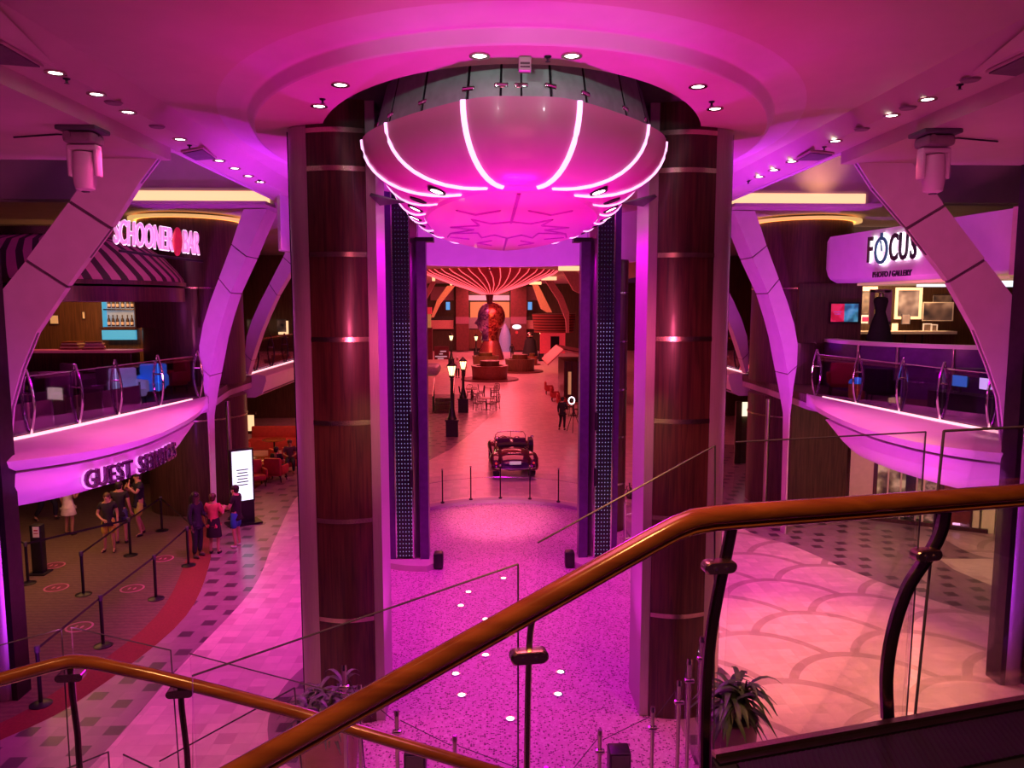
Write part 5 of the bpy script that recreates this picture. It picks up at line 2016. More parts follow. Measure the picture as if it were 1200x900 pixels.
# digital sign panel
p = at(285, 600, 22.0)
x, y = p.x, 22.0
t = thing('digital_sign', 'tall glowing white display panel standing behind the man in blue shorts', 'display', (x, y, 0))
za, zb = at(284, 586, y).z, at(284, 528, y).z
ang = R(35)
MB().box((x, y, za / 2), (.62, .16, za), rz=ang).build('pedestal', MATS['black'], t)
MB().box((x, y, (za + zb) / 2), (.68, .12, zb - za + .1), rz=ang).build('housing', MATS['dark_metal'], t)
nrm = Vector((math.sin(ang), -math.cos(ang), 0))
c = Vector((x, y, (za + zb) / 2)) + nrm * .065
sc_ = MB().box(c, (.58, .01, zb - za), rz=ang).build('screen', MATS['screen_white'], t)
m = MB()
for i in range(6):
    m.box(c + nrm * .008 + Vector((.0, 0, .18 - .09 * i)), (.34 - .05 * (i % 2), .004, .03), rz=ang)
m.build('text_lines', MATS['dark_grey'], sc_)
MB().box((x, y, .03), (.95, .6, .06), rz=ang).build('foot', MATS['black'], t)
# café under the far balcony
local(True)
pbr('red_seat', (.5, .05, .05), .6)
seats = [((300, 575), 26.6, .6), ((326, 580), 26.9, 3.0), ((313, 562), 28.6, -.8), ((285, 545), 30.0, .4), ((340, 560), 29.6, .0)]
labs = ['red café armchair nearest the glowing display panel', 'red café armchair under the seated person in the dark shirt', 'red café armchair behind the first two, by the table', 'red café armchair at the back under the balcony', 'red café armchair under the person facing the queue']
for ((px, py), Y, rz), lab in zip(seats, labs):
    q_ = at(px, py, Y)
    if 'seated person' in lab:
        q_ = Vector((s1.x, 27.5, 0)); Y = 27.42; rz = R(170)
    if 'facing the queue' in lab:
        q_ = Vector((s2.x, 28.9, 0)); Y = 28.98; rz = R(15)
    armchair('cafe_armchair', lab, 'red_seat', (q_.x, Y, 0), rz)
for px, Y, lab in ((303, 27.9, 'round wooden café table between the red armchairs'), (322, 32.0, 'wooden café table at the back, by the red bench')):
    q_ = at(px, 540, Y)
    ptable('cafe_table', lab, 'wood_rail', (q_.x, Y, 0), .5)
bn = thing('cafe_bench', 'red upholstered bench along the back of the café', 'bench', (-9.4, 33.6, -.05))
MB().rbox((0, 0, .3), (3.4, .6, .5), .08).build('seat', MATS['red_seat'], bn)
MB().rbox((0, .3, .75), (3.4, .16, .6), .06).build('backrest', MATS['red_seat'], bn)
local(False)
t = thing('lit_niche', 'warm yellow lit niche on the back wall of the café', 'niche', at(290, 500, 35))
wallbox('back', 268, 486, 298, 505, 36.0, .06, 'strip_warm', t)
wallbox('frame', 266, 505, 300, 508, 35.95, .2, 'wood_dark', t)
wallbox('frame', 266, 483, 300, 486, 35.95, .2, 'wood_dark', t)
for i, (px, lab) in enumerate(((297, 'white-framed lit poster above the straight balcony, nearer the purple fin'), (332, 'white-framed lit poster above the straight balcony, nearer the great column'))):
    t = thing('framed_poster', lab, 'picture', at(px, 390, 41))
    wallbox('frame', px - 6, 376, px + 6, 392, 41.0, .08, 'strip_warm', t)
    wallbox('print', px - 7.5, 374, px + 3.5, 389, 40.9, .05, 'portrait_dark', t)
# ================================================================== the promenade beyond
m = MB(); m.box((0, 70, 9.3), (30, 84, .1))
struct('ceiling_far', m, 'mauve_paint')
YW = 104.0
m = MB(); m.box((0, YW + .6, 4.7), (40, .3, 9.4))
struct('wall_back', m, 'wood_panel')


def farbox(name, x0, y0, x1, y1, mat, off=0.0, par=None, d=.3, Y=YW):
    a, b = at(x0, y0, Y), at(x1, y1, Y)
    z0 = max(0, min(a.z, b.z)); z1 = max(a.z, b.z)
    o = MB().box(((a.x + b.x) / 2, Y - off, (z0 + z1) / 2), (abs(b.x - a.x), d, z1 - z0)).build(name, MATS[mat], par)
    return o


pbr('wine_wood', (.14, .03, .035), .5, var=.2, scale=3)
pbr('pink_wall', (.6, .3, .28), .6)
pbr('back_glow', (.5, .36, .15), .5, emit=(.8, .5, .15), estr=.22)
pbr('white_glow', (.6, .55, .6), .5, emit=(.55, .4, .5), estr=.5)
hl = thing('end_hall', 'two-storey opening at the far end between dark columns', 'hall', at(573, 410, YW))
farbox('upper_band', 549, 346, 597, 352, 'white_glow', .2, hl)
farbox('upper_room', 550, 337, 597, 345, 'wood_bar', 0, hl)
farbox('lit_interior', 551, 354, 597, 372, 'back_glow', 0, hl)
farbox('pale_wall', 549, 372, 598, 385, 'grey', 0, hl)
farbox('lower_room', 549, 386, 600, 408, 'wood_bar', 0, hl)
for (x0, x1), lab in (((535, 550), 'dark wine-red square column at the far end, on the bar island side'), ((598, 616), 'dark wine-red square column at the far end with a round white sign')):
    t = thing('square_column', lab, 'column', at((x0 + x1) / 2, 409, YW))
    farbox('shaft', x0, 336, x1, 409.5, 'wine_wood', 1.8, t, 1.0)
    farbox('band', x0, 371, x1, 379, 'plum_light', 1.86, t, 1.0)
for (x0, x1), lab in (((505, 532), 'pink balcony block at the far end beside the bar island side column'), ((615, 632), 'pink balcony block at the far end beside the slatted balcony')):
    t = thing('far_balcony', lab, 'balcony', at((x0 + x1) / 2, 385, YW))
    farbox('front', x0, 375, x1, 385, 'pink_wall', 1.0, t, 1.5)
    farbox('upper_wall', x0, 336, x1, 352, 'plum_light', .6, t, .6)
    farbox('railing', x0, 371, x1, 375, 'dark_metal', 1.2, t, .1)
for x, lab in ((525, 'small blue glowing screen above the far balcony, bar island side'), (621, 'small blue glowing screen above the far balcony, slatted balcony side')):
    t = thing('blue_screen', lab, 'screen', at(x, 362, 98))
    farbox('bezel', x - 3.5, 352.5, x + 3.5, 364, 'black', 0, t, .2, 98)
    farbox('screen', x - 2.3, 354, x + 2.3, 363, 'screen_blue', .15, t, .05, 98)
t = thing('round_sign', 'small oval white glowing sign on the dark column at the far end', 'sign', at(605, 383, 100))
c = at(605.5, 383, 100)
MB().lathe([(.001, 0), (.55, 0), (.55, .1), (.001, .1)], n=24, M=frame(c, (1, 0, 0)) @ Matrix.Diagonal((1.1, .55, 1, 1))).build('plate', MATS['screen_white'], t)
MB().lathe([(.001, 0), (.2, 0), (.2, .1), (.001, .1)], n=18, M=frame(at(605.5, 389.5, 100), (1, 0, 0))).build('roundel', MATS['pink_top'], t)

# fins of the promenade
def far_fin(P, Y, lab, mt='pink_wall', d=.5):
    poly = [at(x, y, Y) for x, y in P]
    t = thing('arched_fin', lab, 'pillar', poly[-1])
    n = len(poly) // 2
    MB().slab(poly, (0, d, 0)).build('panel', MATS[mt], t)
    a, b = at(P[0][0], P[0][1], Y), at(P[-1][0], P[-1][1], Y)
    MB().slab([a + Vector((-.3, -.02, .05)), b + Vector((.3, -.02, .05)), b + Vector((.3, -.02, .35)), a + Vector((-.3, -.02, .35))], (0, .3, 0)).build('light_cap', MATS['strip_warm'], t)


far_fin([(624, 334), (634, 362), (641, 366), (647, 366), (641, 354), (631, 334)], 78, 'slim pink fin of the far promenade, farthest on the slatted balcony side')
far_fin([(639, 329), (654, 352), (663, 375), (664, 390), (667, 390), (667, 366), (660, 347), (648, 329)], 62, 'pink fin of the far promenade rising from behind the slatted balcony')
far_fin([(660, 318), (672, 340), (682, 345), (690, 340), (676, 318)], 50, 'pink fin of the far promenade nearest the guide mast, slatted balcony side')
far_fin([(524, 335), (512, 352), (505, 372), (508, 372), (516, 356), (533, 335)][::-1], 78, 'slim pink fin of the far promenade, farthest on the street lamp side')
far_fin([(505, 330), (497, 345), (488, 358), (494, 361), (502, 347), (511, 330)][::-1], 58, 'pink fin of the far promenade nearest the guide mast, street lamp side')
# slatted balcony, red lit cave below
t = thing('slatted_balcony', 'curved red-brown slatted balcony above a red lit bar front', 'balcony', at(648, 390, 66))
stripes('slats', (.32, .09, .06), (.06, .015, .012), 'Z', .24, .62)
c = at(649, 380, 67)
MB().lathe([(1.75, at(648, 390, 66).z - c.z), (1.95, at(648, 368, 66).z - c.z), (1.8, at(648, 368, 66).z - c.z)], c, 36).build('slat_front', MATS['slats'], t)
b = at(648, 408, 68)
pbr('red_lit', (.5, .04, .04), .5, emit=(.8, .03, .05), estr=.5)
farbox('red_front', 633, 390, 662, 414, 'red_lit', 0, t, .4, 69)
farbox('dark_doorway', 645, 394, 655, 413, 'black', .25, t, .1, 69)
t = thing('red_cabinet', 'warm glowing red and yellow upright cabinet by the edge of the guide mast', 'cabinet', at(499, 420, 60))
farbox('yellow_panel', 493, 368, 505, 384, 'back_glow', 0, t, .5, 60)
farbox('red_top', 492, 360, 506, 368, 'red_lit', .05, t, .6, 60)
farbox('red_body', 492, 384, 507, 421, 'wine_wood', 0, t, .6, 60)

# red fan canopy with light strips
ap, rm = at(574, 344, 36), at(574, 317, 36)
fan = thing('fan_canopy', 'red fan-shaped ceiling canopy ribbed with glowing pink strips', 'canopy', rm)
cx, cy = -.32, 37.5
prof = [(.35, ap.z), (.9, ap.z + .2), (1.7, ap.z + .45), (2.5, ap.z + .75), (3.15, rm.z - .1), (3.35, rm.z + .05)]
m = MB(); m.lathe(prof, (cx, cy, 0), 64); m.build('shade', MATS['red_cloth'], fan)
for i in range(44):
    a = 2 * PI * i / 44
    if math.sin(a) > .35:
        continue
    MB().tube([(cx + (r + .03) * math.cos(a + .25 * (1 - r / 3.3)), cy + (r + .03) * math.sin(a + .25 * (1 - r / 3.3)), z - .02) for r, z in prof], .018, 4).build('light_strip', MATS['red_strip'], fan)
MB().cyl((cx, cy - 3.2, rm.z - .1), (cx, cy - 3.2, rm.z + .9), .12).build('front_stem', MATS['wine_wood'], fan)
MB().cyl((cx, cy, ap.z + .1), (cx, cy, ap.z - .5), .22, .12).build('hub', MATS['wine_wood'], fan)
MB().cyl((cx, cy, rm.z), (cx, cy, 9.25), .1).build('ceiling_stem', MATS['wine_wood'], fan)

# head-shaped sculpture
def facets(name):
    m, nt, b = newmat(name)
    v = N(nt, 'ShaderNodeTexVoronoi'); v.inputs['Scale'].default_value = 4.5
    vec, x, y, z = xyz(nt)
    nt.links.new(vec, v.inputs['Vector'])
    sp = N(nt, 'ShaderNodeSeparateXYZ'); nt.links.new(v.outputs['Color'], sp.inputs[0])
    side = mathn(nt, 'GREATER_THAN', x, -.25)
    c1 = mixc(nt, sp.outputs[0], (.12, .03, .22), (.42, .25, .55))
    c2 = mixc(nt, sp.outputs[0], (.14, .01, .02), (.5, .13, .08))
    nt.links.new(mixc(nt, side, c1, c2), b.inputs['Base Color'])
    b.inputs['Metallic'].default_value = .8
    b.inputs['Roughness'].default_value = .3
    return m


facets('head_facets')
g = onz(575, 421, 0)
YH = g.y
pxm = YH / FPX
t = thing('head_sculpture', 'giant faceted head sculpture on a conical red and silver base', 'sculpture', (g.x, YH, 0))
Z = lambda y: at(575, y, YH).z
MB().lathe([(16 * pxm, 0), (15.5 * pxm, .3), (10 * pxm, Z(400)), (9.5 * pxm, Z(399)), (.001, Z(399))], (g.x, YH, 0), 36).build('base', pbr('base_red', (.45, .12, .12), .25, .7), t)
m = MB()
m.ball((g.x + 1.0 * pxm, YH, Z(371)), 16 * pxm, sz=1.08, n=24, m=14)
m.ball((g.x - 5 * pxm, YH, Z(378)), 11 * pxm, sz=1.25, n=18, m=10)
m.add([(g.x - 14 * pxm, YH - .4, Z(372)), (g.x - 14 * pxm, YH + .4, Z(372)), (g.x - 19 * pxm, YH, Z(379)), (g.x - 13 * pxm, YH - .4, Z(382)), (g.x - 13 * pxm, YH + .4, Z(382))], [(0, 1, 2), (0, 2, 3), (1, 4, 2), (3, 2, 4)])
m.lathe([(10 * pxm, Z(399)), (9 * pxm, Z(392)), (12 * pxm, Z(384))], (g.x - 1 * pxm, YH, 0), 20)
m.build('head', MATS['head_facets'], t)
t = thing('pale_obelisk', 'slim pale blue-grey pointed display standing beside the head sculpture', 'display', at(592, 407, 90))
c = onz(592, 412, 0)
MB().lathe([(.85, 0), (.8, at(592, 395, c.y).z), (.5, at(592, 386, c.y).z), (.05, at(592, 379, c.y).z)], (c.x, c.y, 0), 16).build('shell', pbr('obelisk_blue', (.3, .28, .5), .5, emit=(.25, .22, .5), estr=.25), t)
t = thing('dark_statue', 'dark robed statue-like figure stand beside the far lamp post', 'statue', onz(621, 421, 0))
c = onz(621, 421, 0)
MB().lathe([(1.0, 0), (.95, .5), (.7, 1.6), (.62, 2.2), (.38, 2.5), (.001, 2.5)], (c.x, c.y, 0), 20).build('robe', MATS['black_matte'], t)
MB().ball((c.x, c.y, 2.85), .36, n=14, m=10).build('head', MATS['brass_steel'], t)

# street lamps
def lamp_post(px, py, H, lab, Y=None):
    c = onz(px, py, 0)
    local(True)
    t = thing('street_lamp', lab, 'street lamp', c)
    MB().box((0, 0, .4), (.6, .6, .8)).box((0, 0, .82), (.68, .68, .06)).build('plinth', MATS['black'], t)
    MB().lathe([(.26, .84), (.2, .95), (.16, 1.1), (.13, 1.3), (.085, 1.5), (.075, H - 1.0), (.1, H - .95), (.07, H - .88), (.15, H - .8), (.1, H - .74)], n=14).build('post', MATS['black'], t)
    l = MB().lathe([(.1, H - .74), (.2, H - .3), (.19, H - .28), (.09, H - .74)], n=6).build('lantern', MATS['lantern'], t)
    MB().lathe([(.25, H - .28), (.22, H - .22), (.08, H - .08), (.03, H), (.001, H)], n=6).build('roof', MATS['black'], l)
    for k_ in range(6):
        a = 2 * PI * k_ / 6
        MB().cyl((.105 * math.cos(a), .105 * math.sin(a), H - .74), (.205 * math.cos(a), .205 * math.sin(a), H - .29), .012, n=5).build('frame_bar', MATS['black'], l)
    local(False)


lamp_post(530, 511, 3.75, 'black street lamp standing nearest, on a square plinth by the kiosk')
lamp_post(543, 483, 3.35, 'black street lamp just behind the nearest one, beside the steps')
lamp_post(529, 430, 3.5, 'distant black street lamp directly above the kiosk roof')
lamp_post(558, 420, 2.9, 'distant street lamp against the head sculpture base')
lamp_post(634, 423, 3.6, 'distant black street lamp beside the red lit bar front')

# kiosks
pbr('roof_mauve', (.34, .26, .38), .5)
c = onz(500, 489, 0)
K = thing('shop_kiosk', 'small kiosk with flat mauve roof and yellow-lit side, behind the nearest street lamp', 'kiosk', (c.x - 1.1, c.y, 0))
sxm = c.y / FPX
MB().rbox((c.x - 1.0, c.y + 1.2, at(505, 435, c.y).z), (3.4, 2.8, .55), .3).build('roof', MATS['roof_mauve'], K)
MB().box((c.x - 1.25, c.y + 1.2, at(505, 440, c.y).z / 2), (2.3, 2.2, at(505, 440, c.y).z)).build('body', MATS['wood_bar'], K)
zt = at(505, 443, c.y).z
for i, f in enumerate((-2.2, -1.75, -1.3, -.85, -.4, -.05)):
    MB().box((c.x + f - .0, c.y + .08, zt / 2), (.1, .06, zt)).build('light_column', MATS['lantern'], K)
MB().box((c.x - 1.2, c.y + .06, .12), (2.4, .1, .24)).build('plinth', MATS['cream_lit'], K)
# steps with rails
c = onz(519, 484, 0)
S_ = thing('entry_steps', 'dark wooden steps with railings behind the street lamps', 'steps', (c.x, c.y, 0))
for i in range(4):
    MB().box((c.x, c.y + .3 * i, .1 + .2 * i), (1.0, .34, .2)).build('tread', MATS['wood_dark'], S_)
for s in (-.6, .62):
    b = MB()
    for i in range(7):
        y = c.y - .1 + .25 * i
        b.cyl((c.x + s, y, 0), (c.x + s, y, 1.0 + .13 * i), .016, n=6)
    b.build('balusters', MATS['black'], S_)
    MB().tube([(c.x + s, c.y - .15, 1.0), (c.x + s, c.y + 1.6, 1.95)], .03, 8).build('handrail', MATS['brass_steel'], S_)
c = onz(664, 470, 0)
K2 = thing('terrace_kiosk', 'kiosk with a sloping cream striped awning on the red chair side', 'kiosk', (c.x, c.y, 0))
stripes('awning_cream', (.85, .45, .25), (.5, .2, .12), 'Y', .75, .86)
YK = c.y
e0, e1 = at(638, 418, YK), at(646, 428, YK - 1.0)
r0 = at(656, 407, YK)
zr, ze = at(656, 409, YK).z, at(640, 426, YK).z
xe, xr = at(640, 420, YK).x, at(658, 410, YK).x
MB().slab([(xe, YK - 1.2, ze), (xe, YK + 4.2, ze), (xr, YK + 4.2, zr), (xr, YK - 1.2, zr)], (0, 0, .06)).build('awning', MATS['awning_cream'], K2)
MB().slab([(xr, YK - 1.2, zr), (xr, YK + 4.2, zr), (xr + 2.4, YK + 4.2, zr - .45), (xr + 2.4, YK - 1.2, zr - .45)], (0, 0, .1)).build('roof', MATS['wine_wood'], K2)
MB().tube([(xe, YK - 1.25, ze), (xr, YK - 1.25, zr), (xr + 2.2, YK - 1.25, zr - .55)], .05, 6).build('edge_trim', MATS['pink_wall'], K2)
zb_ = zr - .75
MB().box((xr + 1.05, YK + 1.3, zb_ / 2), (1.9, 4.2, zb_)).build('body', MATS['wood_dark'], K2)
for f in (0.2, .6, 1.0, 1.4, 1.8):
    MB().box((xr + f, YK - .84, zb_ / 2), (.05, .06, zb_)).build('post', MATS['dark_metal'], K2)
for f in (.5, 1.3):
    MB().box((xr + f, YK - .83, 1.3), (.25, .04, 1.5)).build('lit_pane', MATS['cream_lit'], K2)

# bar islands
def island(px, py, wpx, hpx, lab, wood='wood_red', disc=True):
    c = onz(px, py, 0)
    s = c.y / FPX
    r = wpx / 2 * s
    t = thing('bar_island', lab, 'bar island', c)
    cc = (c.x, c.y + r, 0)
    h = hpx * s
    MB().lathe([(r, .1), (r * 1.02, h * .55), (r * 1.06, h * .8), (r * 1.06, h * .86), (r * .8, h * .86), (r * .8, .3)], cc, 36).build('counter', MATS[wood], t)
    MB().lathe([(r * .55, .1), (r * .55, h * 1.15), (r * .3, h * 1.15), (.001, h * 1.0)], cc, 28).build('back_bar', MATS['wood_bar'], t)
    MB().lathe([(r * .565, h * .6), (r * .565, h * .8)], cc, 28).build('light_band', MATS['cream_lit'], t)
    if disc:
        MB().lathe([(r * 1.65, 0), (r * 1.65, .1), (.001, .1)], cc, 40).build('floor_disc', MATS['wine_wood'], t)


island(574, 447, 42, 20, 'round wooden bar island nearest on the promenade, with a pale lit band')
island(610, 437, 34, 18, 'second round bar island with shelves, just behind the nearest one', 'wood_bar')
island(569, 429, 30, 13, 'low brown bar island at the foot of the head sculpture', 'wood_bar', False)
island(624, 428, 12, 12, 'small bar island at the end of the row, below the far lamp post', 'wood_red')
# lettered board
t = thing('bar_board', 'small red board with white lettering lines beside the distant street lamp', 'sign', at(517, 421, 66))
farbox('board', 509, 406, 526, 421, 'wine_wood', 0, t, .2, 66)
for y, x0, x1 in ((411, 516, 523), (414, 515, 519), (417, 510, 524), (419.5, 513, 520)):
    farbox('lettering', x0, y, x1, y + 1.3, 'white_glow', .12, t, .04, 66)

# café chairs and tables on the promenade
local(True)
ch0 = thing('bistro_chair', 'x', 'chair', (0, 0, 0))
MB().rbox((0, 0, .45), (.44, .42, .05), .06).build('seat', MATS['wood_dark'], ch0)
m = MB()
m.tube([(-.2, .2, .45), (-.21, .24, .75), (-.17, .26, .9), (0, .27, .94), (.17, .26, .9), (.21, .24, .75), (.2, .2, .45)], .02, 6)
for x in (-.09, 0, .09):
    m.tube([(x, .2, .46), (x, .26, .92)], .014, 5)
m.build('backrest', MATS['wood_dark'], ch0)
for x in (-.18, .18):
    for y in (-.17, .18):
        MB().cyl((x, y, .44), (x * 1.15, y * 1.15, 0), .02, n=6).build('leg', MATS['wood_dark'], ch0)
tb0 = ptable('bistro_table', 'x', 'wood_red', (0, 0, 0), .45)
local(False)
cu, tu = [], []


def bset(px, py, n, lab, grp, r0=0.0):
    c = onz(px, py, 0)
    if not tu:
        tb0.location = c; tb0['label'] = 'round bistro table ' + lab; tu.append(1)
    else:
        dup(tb0, c, label='round bistro table ' + lab)
    for i in range(n):
        a = r0 + 2 * PI * i / n
        p = c + Vector((.62 * math.cos(a), .62 * math.sin(a), 0))
        if not cu:
            ch0.location = p; ch0.rotation_euler = (0, 0, a - PI / 2); ch0['label'] = 'dark wooden bistro chair at the table ' + lab; ch0['group'] = grp; cu.append(1)
        else:
            dup(ch0, p, a - PI / 2, 'dark wooden bistro chair at the table ' + lab, grp)


bset(570, 480, 4, 'standing closest to the vintage car', 'chairs at the nearest bistro table', .5)
bset(553, 468, 4, 'between the street lamps and the nearest bar island', 'chairs at the second bistro table', .2)
bset(575, 466, 3, 'just below the rim of the nearest bar island', 'chairs at the third bistro table', 1.0)
bset(672, 487, 4, 'behind the man in black by the guide mast', 'chairs at the mast bistro table', .4)
bset(672, 447, 4, 'under the sloping kiosk awning', 'chairs at the awning bistro table', .3)
local(True)
for i, ((px, py), lab) in enumerate((((644, 462), 'red terrace chair, farthest along the kiosk'), ((651, 470), 'red terrace chair, second along the kiosk'), ((659, 478), 'red terrace chair, third along the kiosk'))):
    c = onz(px, py, 0)
    armchair('terrace_chair', lab, 'red_seat', (c.x, c.y, 0), R(90))
local(False)

# camera tripod
c = onz(672, 506, 0)
t = thing('camera_tripod', 'black camera tripod with a white ring light standing beside the man in black', 'tripod', c)
for a in (0.3, 2.4, 4.5):
    MB().cyl((c.x, c.y, 1.15), (c.x + .42 * math.cos(a), c.y + .42 * math.sin(a), 0), .018, n=6).build('leg', MATS['black'], t)
MB().cyl((c.x, c.y, 1.0), (c.x, c.y, 1.6), .02).rbox((c.x, c.y, 1.66), (.22, .2, .16), .03).build('head', MATS['black'], t)
rr = [(c.x - .12 + .15 * math.cos(a * PI / 8), c.y - .1, 1.62 + .18 * math.sin(a * PI / 8)) for a in range(17)]
MB().tube(rr, .03, 6).build('ring_light', MATS['sign_white'], t)
MB().cyl((c.x - .12, c.y - .1, 1.4), (c.x, c.y, 1.4), .015).build('ring_arm', MATS['black'], t)

# ================================================================== vintage car
local(True)
cp = onz(604, 563, 0)
CARY = cp.y
car = thing('vintage_car', 'dark plum vintage roadster seen from behind, parked on the promenade', 'car', (cp.x, CARY, 0), R(3))
pbr('car_paint', (.07, .008, .03), .12, .3, var=.1, coat=1.0)
pbr('car_purple', (.07, .015, .14), .12, .3, coat=1.0)


def sect(y, w, zb, zt, n=16, sq=2.6):
    out = []
    for i in range(n):
        a = 2 * PI * i / n
        c, s = math.cos(a), math.sin(a)
        out.append(Vector((w * math.copysign(abs(c) ** (2 / sq), c), y, (zb + zt) / 2 + (zt - zb) / 2 * math.copysign(abs(s) ** (2 / sq), s))))
    return out


MB().loft([sect(*a) for a in ((.02, .3, .5, .6), (.08, .55, .42, .72), (.3, .66, .36, .86), (.7, .72, .33, .98), (1.15, .74, .32, 1.05), (1.75, .74, .32, 1.03), (2.3, .68, .32, 1.05), (3.0, .56, .34, 1.04), (3.7, .46, .36, 1.0), (4.25, .36, .42, .92), (4.35, .25, .5, .8))]).build('body', MATS['car_paint'], car)
MB().loft([sect(*a) for a in ((.0, .25, .42, .55), (.04, .52, .36, .68), (.2, .58, .34, .78), (.45, .5, .6, .84))]).build('tail_panel', MATS['car_purple'], car)
for s in (-1, 1):
    # rear fender: teardrop over the wheel
    MB().loft([[p + Vector((s * .68, 0, 0)) for p in sect(*a)] for a in ((.1, .06, .34, .42), (.2, .2, .3, .66), (.5, .25, .3, .86), (.85, .24, .34, .9), (1.25, .18, .42, .82), (1.6, .08, .34, .6), (1.75, .03, .32, .42))]).build('fender', MATS['car_paint'], car)
    MB().loft([[p + Vector((s * .66, 0, 0)) for p in sect(*a)] for a in ((2.75, .04, .3, .42), (3.0, .12, .34, .68), (3.4, .19, .46, .86), (3.8, .19, .46, .84), (4.1, .12, .4, .66), (4.2, .04, .36, .5))]).build('fender', MATS['car_paint'], car)
    MB().box((s * .7, 2.25, .33), (.3, 1.1, .05)).build('running_board', MATS['black'], car)
    for y in (.75, 3.55):
        o = MB().cyl((s * .56, y, .34), (s * .8, y, .34), .34, n=24).build('wheel', MATS['black'], car)
        MB().cyl((s * .8, y, .34), (s * .815, y, .34), .2, n=20).build('hubcap', MATS['chrome'], o)
    MB().ball((s * .7, .2, .6), .055, n=10, m=6).build('tail_light', MATS['red_lit'], car)
    MB().ball((s * .42, 4.1, .82), .13, sy=1.2, n=14, m=8).build('headlight', MATS['chrome'], car)
    MB().rbox((s * .3, 1.75, 1.08), (.5, .16, .42), .07).build('seat', MATS['plum'], car)
MB().loft([sect(*a) for a in ((1.3, .56, .98, 1.1), (1.45, .62, 1.0, 1.16), (1.62, .56, 1.0, 1.14))]).build('folded_top', MATS['black_matte'], car)
MB().loft([sect(*a) for a in ((1.65, .54, .96, 1.062), (2.25, .5, .96, 1.07))]).build('cockpit', MATS['black'], car)
pts_ = [(-.62, 2.4, 1.02), (-.6, 2.3, 1.3), (-.5, 2.24, 1.44), (0, 2.2, 1.48), (.5, 2.24, 1.44), (.6, 2.3, 1.3), (.62, 2.4, 1.02)]
MB().tube(pts_, .02, 6).tube([(0, 2.38, 1.04), (0, 2.2, 1.48)], .014, 6).build('windscreen_frame', MATS['chrome'], car)
MB().add(pts_, [tuple(range(7))]).build('windscreen', MATS['glass_clear'], car)
MB().tube([(-.3 + .17 * math.cos(a * PI / 8), 2.1 + .04 * math.sin(a * PI / 8), 1.14 + .16 * math.sin(a * PI / 8)) for a in range(17)], .014, 6).build('steering_wheel', MATS['black'], car)
MB().tube([(-.74, .12, .45), (-.6, -.02, .45), (0, -.08, .45), (.6, -.02, .45), (.74, .12, .45)], .045, 8, .6).build('bumper', MATS['chrome'], car)
MB().rbox((0, -.02, .66), (.42, .03, .12), .01).build('number_plate', MATS['white_glow'], car)
MB().box((0, .55, .925), (.5, .22, .012)).build('rear_badge', MATS['chrome'], car)
o = MB().cyl((.74, 2.55, .86), (.92, 2.55, .86), .31, n=24).build('spare_wheel', MATS['black'], car)
MB().cyl((.92, 2.55, .86), (.935, 2.55, .86), .18, n=18).build('hubcap', MATS['chrome'], o)
MB().cyl((.68, 2.35, 1.05), (.84, 2.3, 1.2), .015).ball((.86, 2.28, 1.22), .07, sy=.4, n=10, m=6).build('side_mirror', MATS['chrome'], car)
local(False)

# glass gate and plant beside the banded column
c = at(744, 650, 19.3)
t = thing('glass_gate', 'small purple-lit glass gate in a chrome frame behind the great column', 'gate', (c.x, 19.3, 0))
for dx in (-.32, .12, .55):
    MB().cyl((c.x + dx, 19.3 + dx * .6, 0), (c.x + dx, 19.3 + dx * .6, 1.35), .03).build('post', MATS['chrome'], t)
for a, b in ((-.3, .1), (.14, .53)):
    MB().slab([(c.x + a, 19.3 + a * .6, .12), (c.x + b, 19.3 + b * .6, .12), (c.x + b, 19.3 + b * .6, 1.25), (c.x + a, 19.3 + a * .6, 1.25)], (0, .012, 0)).build('glass_panel', MATS['glass_purple'], t)
for z in (.35, 1.0):
    MB().cyl((c.x - .32, 19.3 - .19, z), (c.x + .55, 19.3 + .33, z), .018).build('rail', MATS['chrome'], t)
# ================================================================== planters
pbr('leaf_green', (.05, .1, .035), .45, var=.35, scale=6)
pbr('leaf_purple', (.13, .12, .13), .45, var=.4, scale=6)
pbr('tub_pink', (.5, .28, .24), .45, var=.1, stretch=(1, 1, 12))
pbr('tub_dark', (.13, .05, .07), .4)
pbr('soil', (.03, .02, .015), .9)


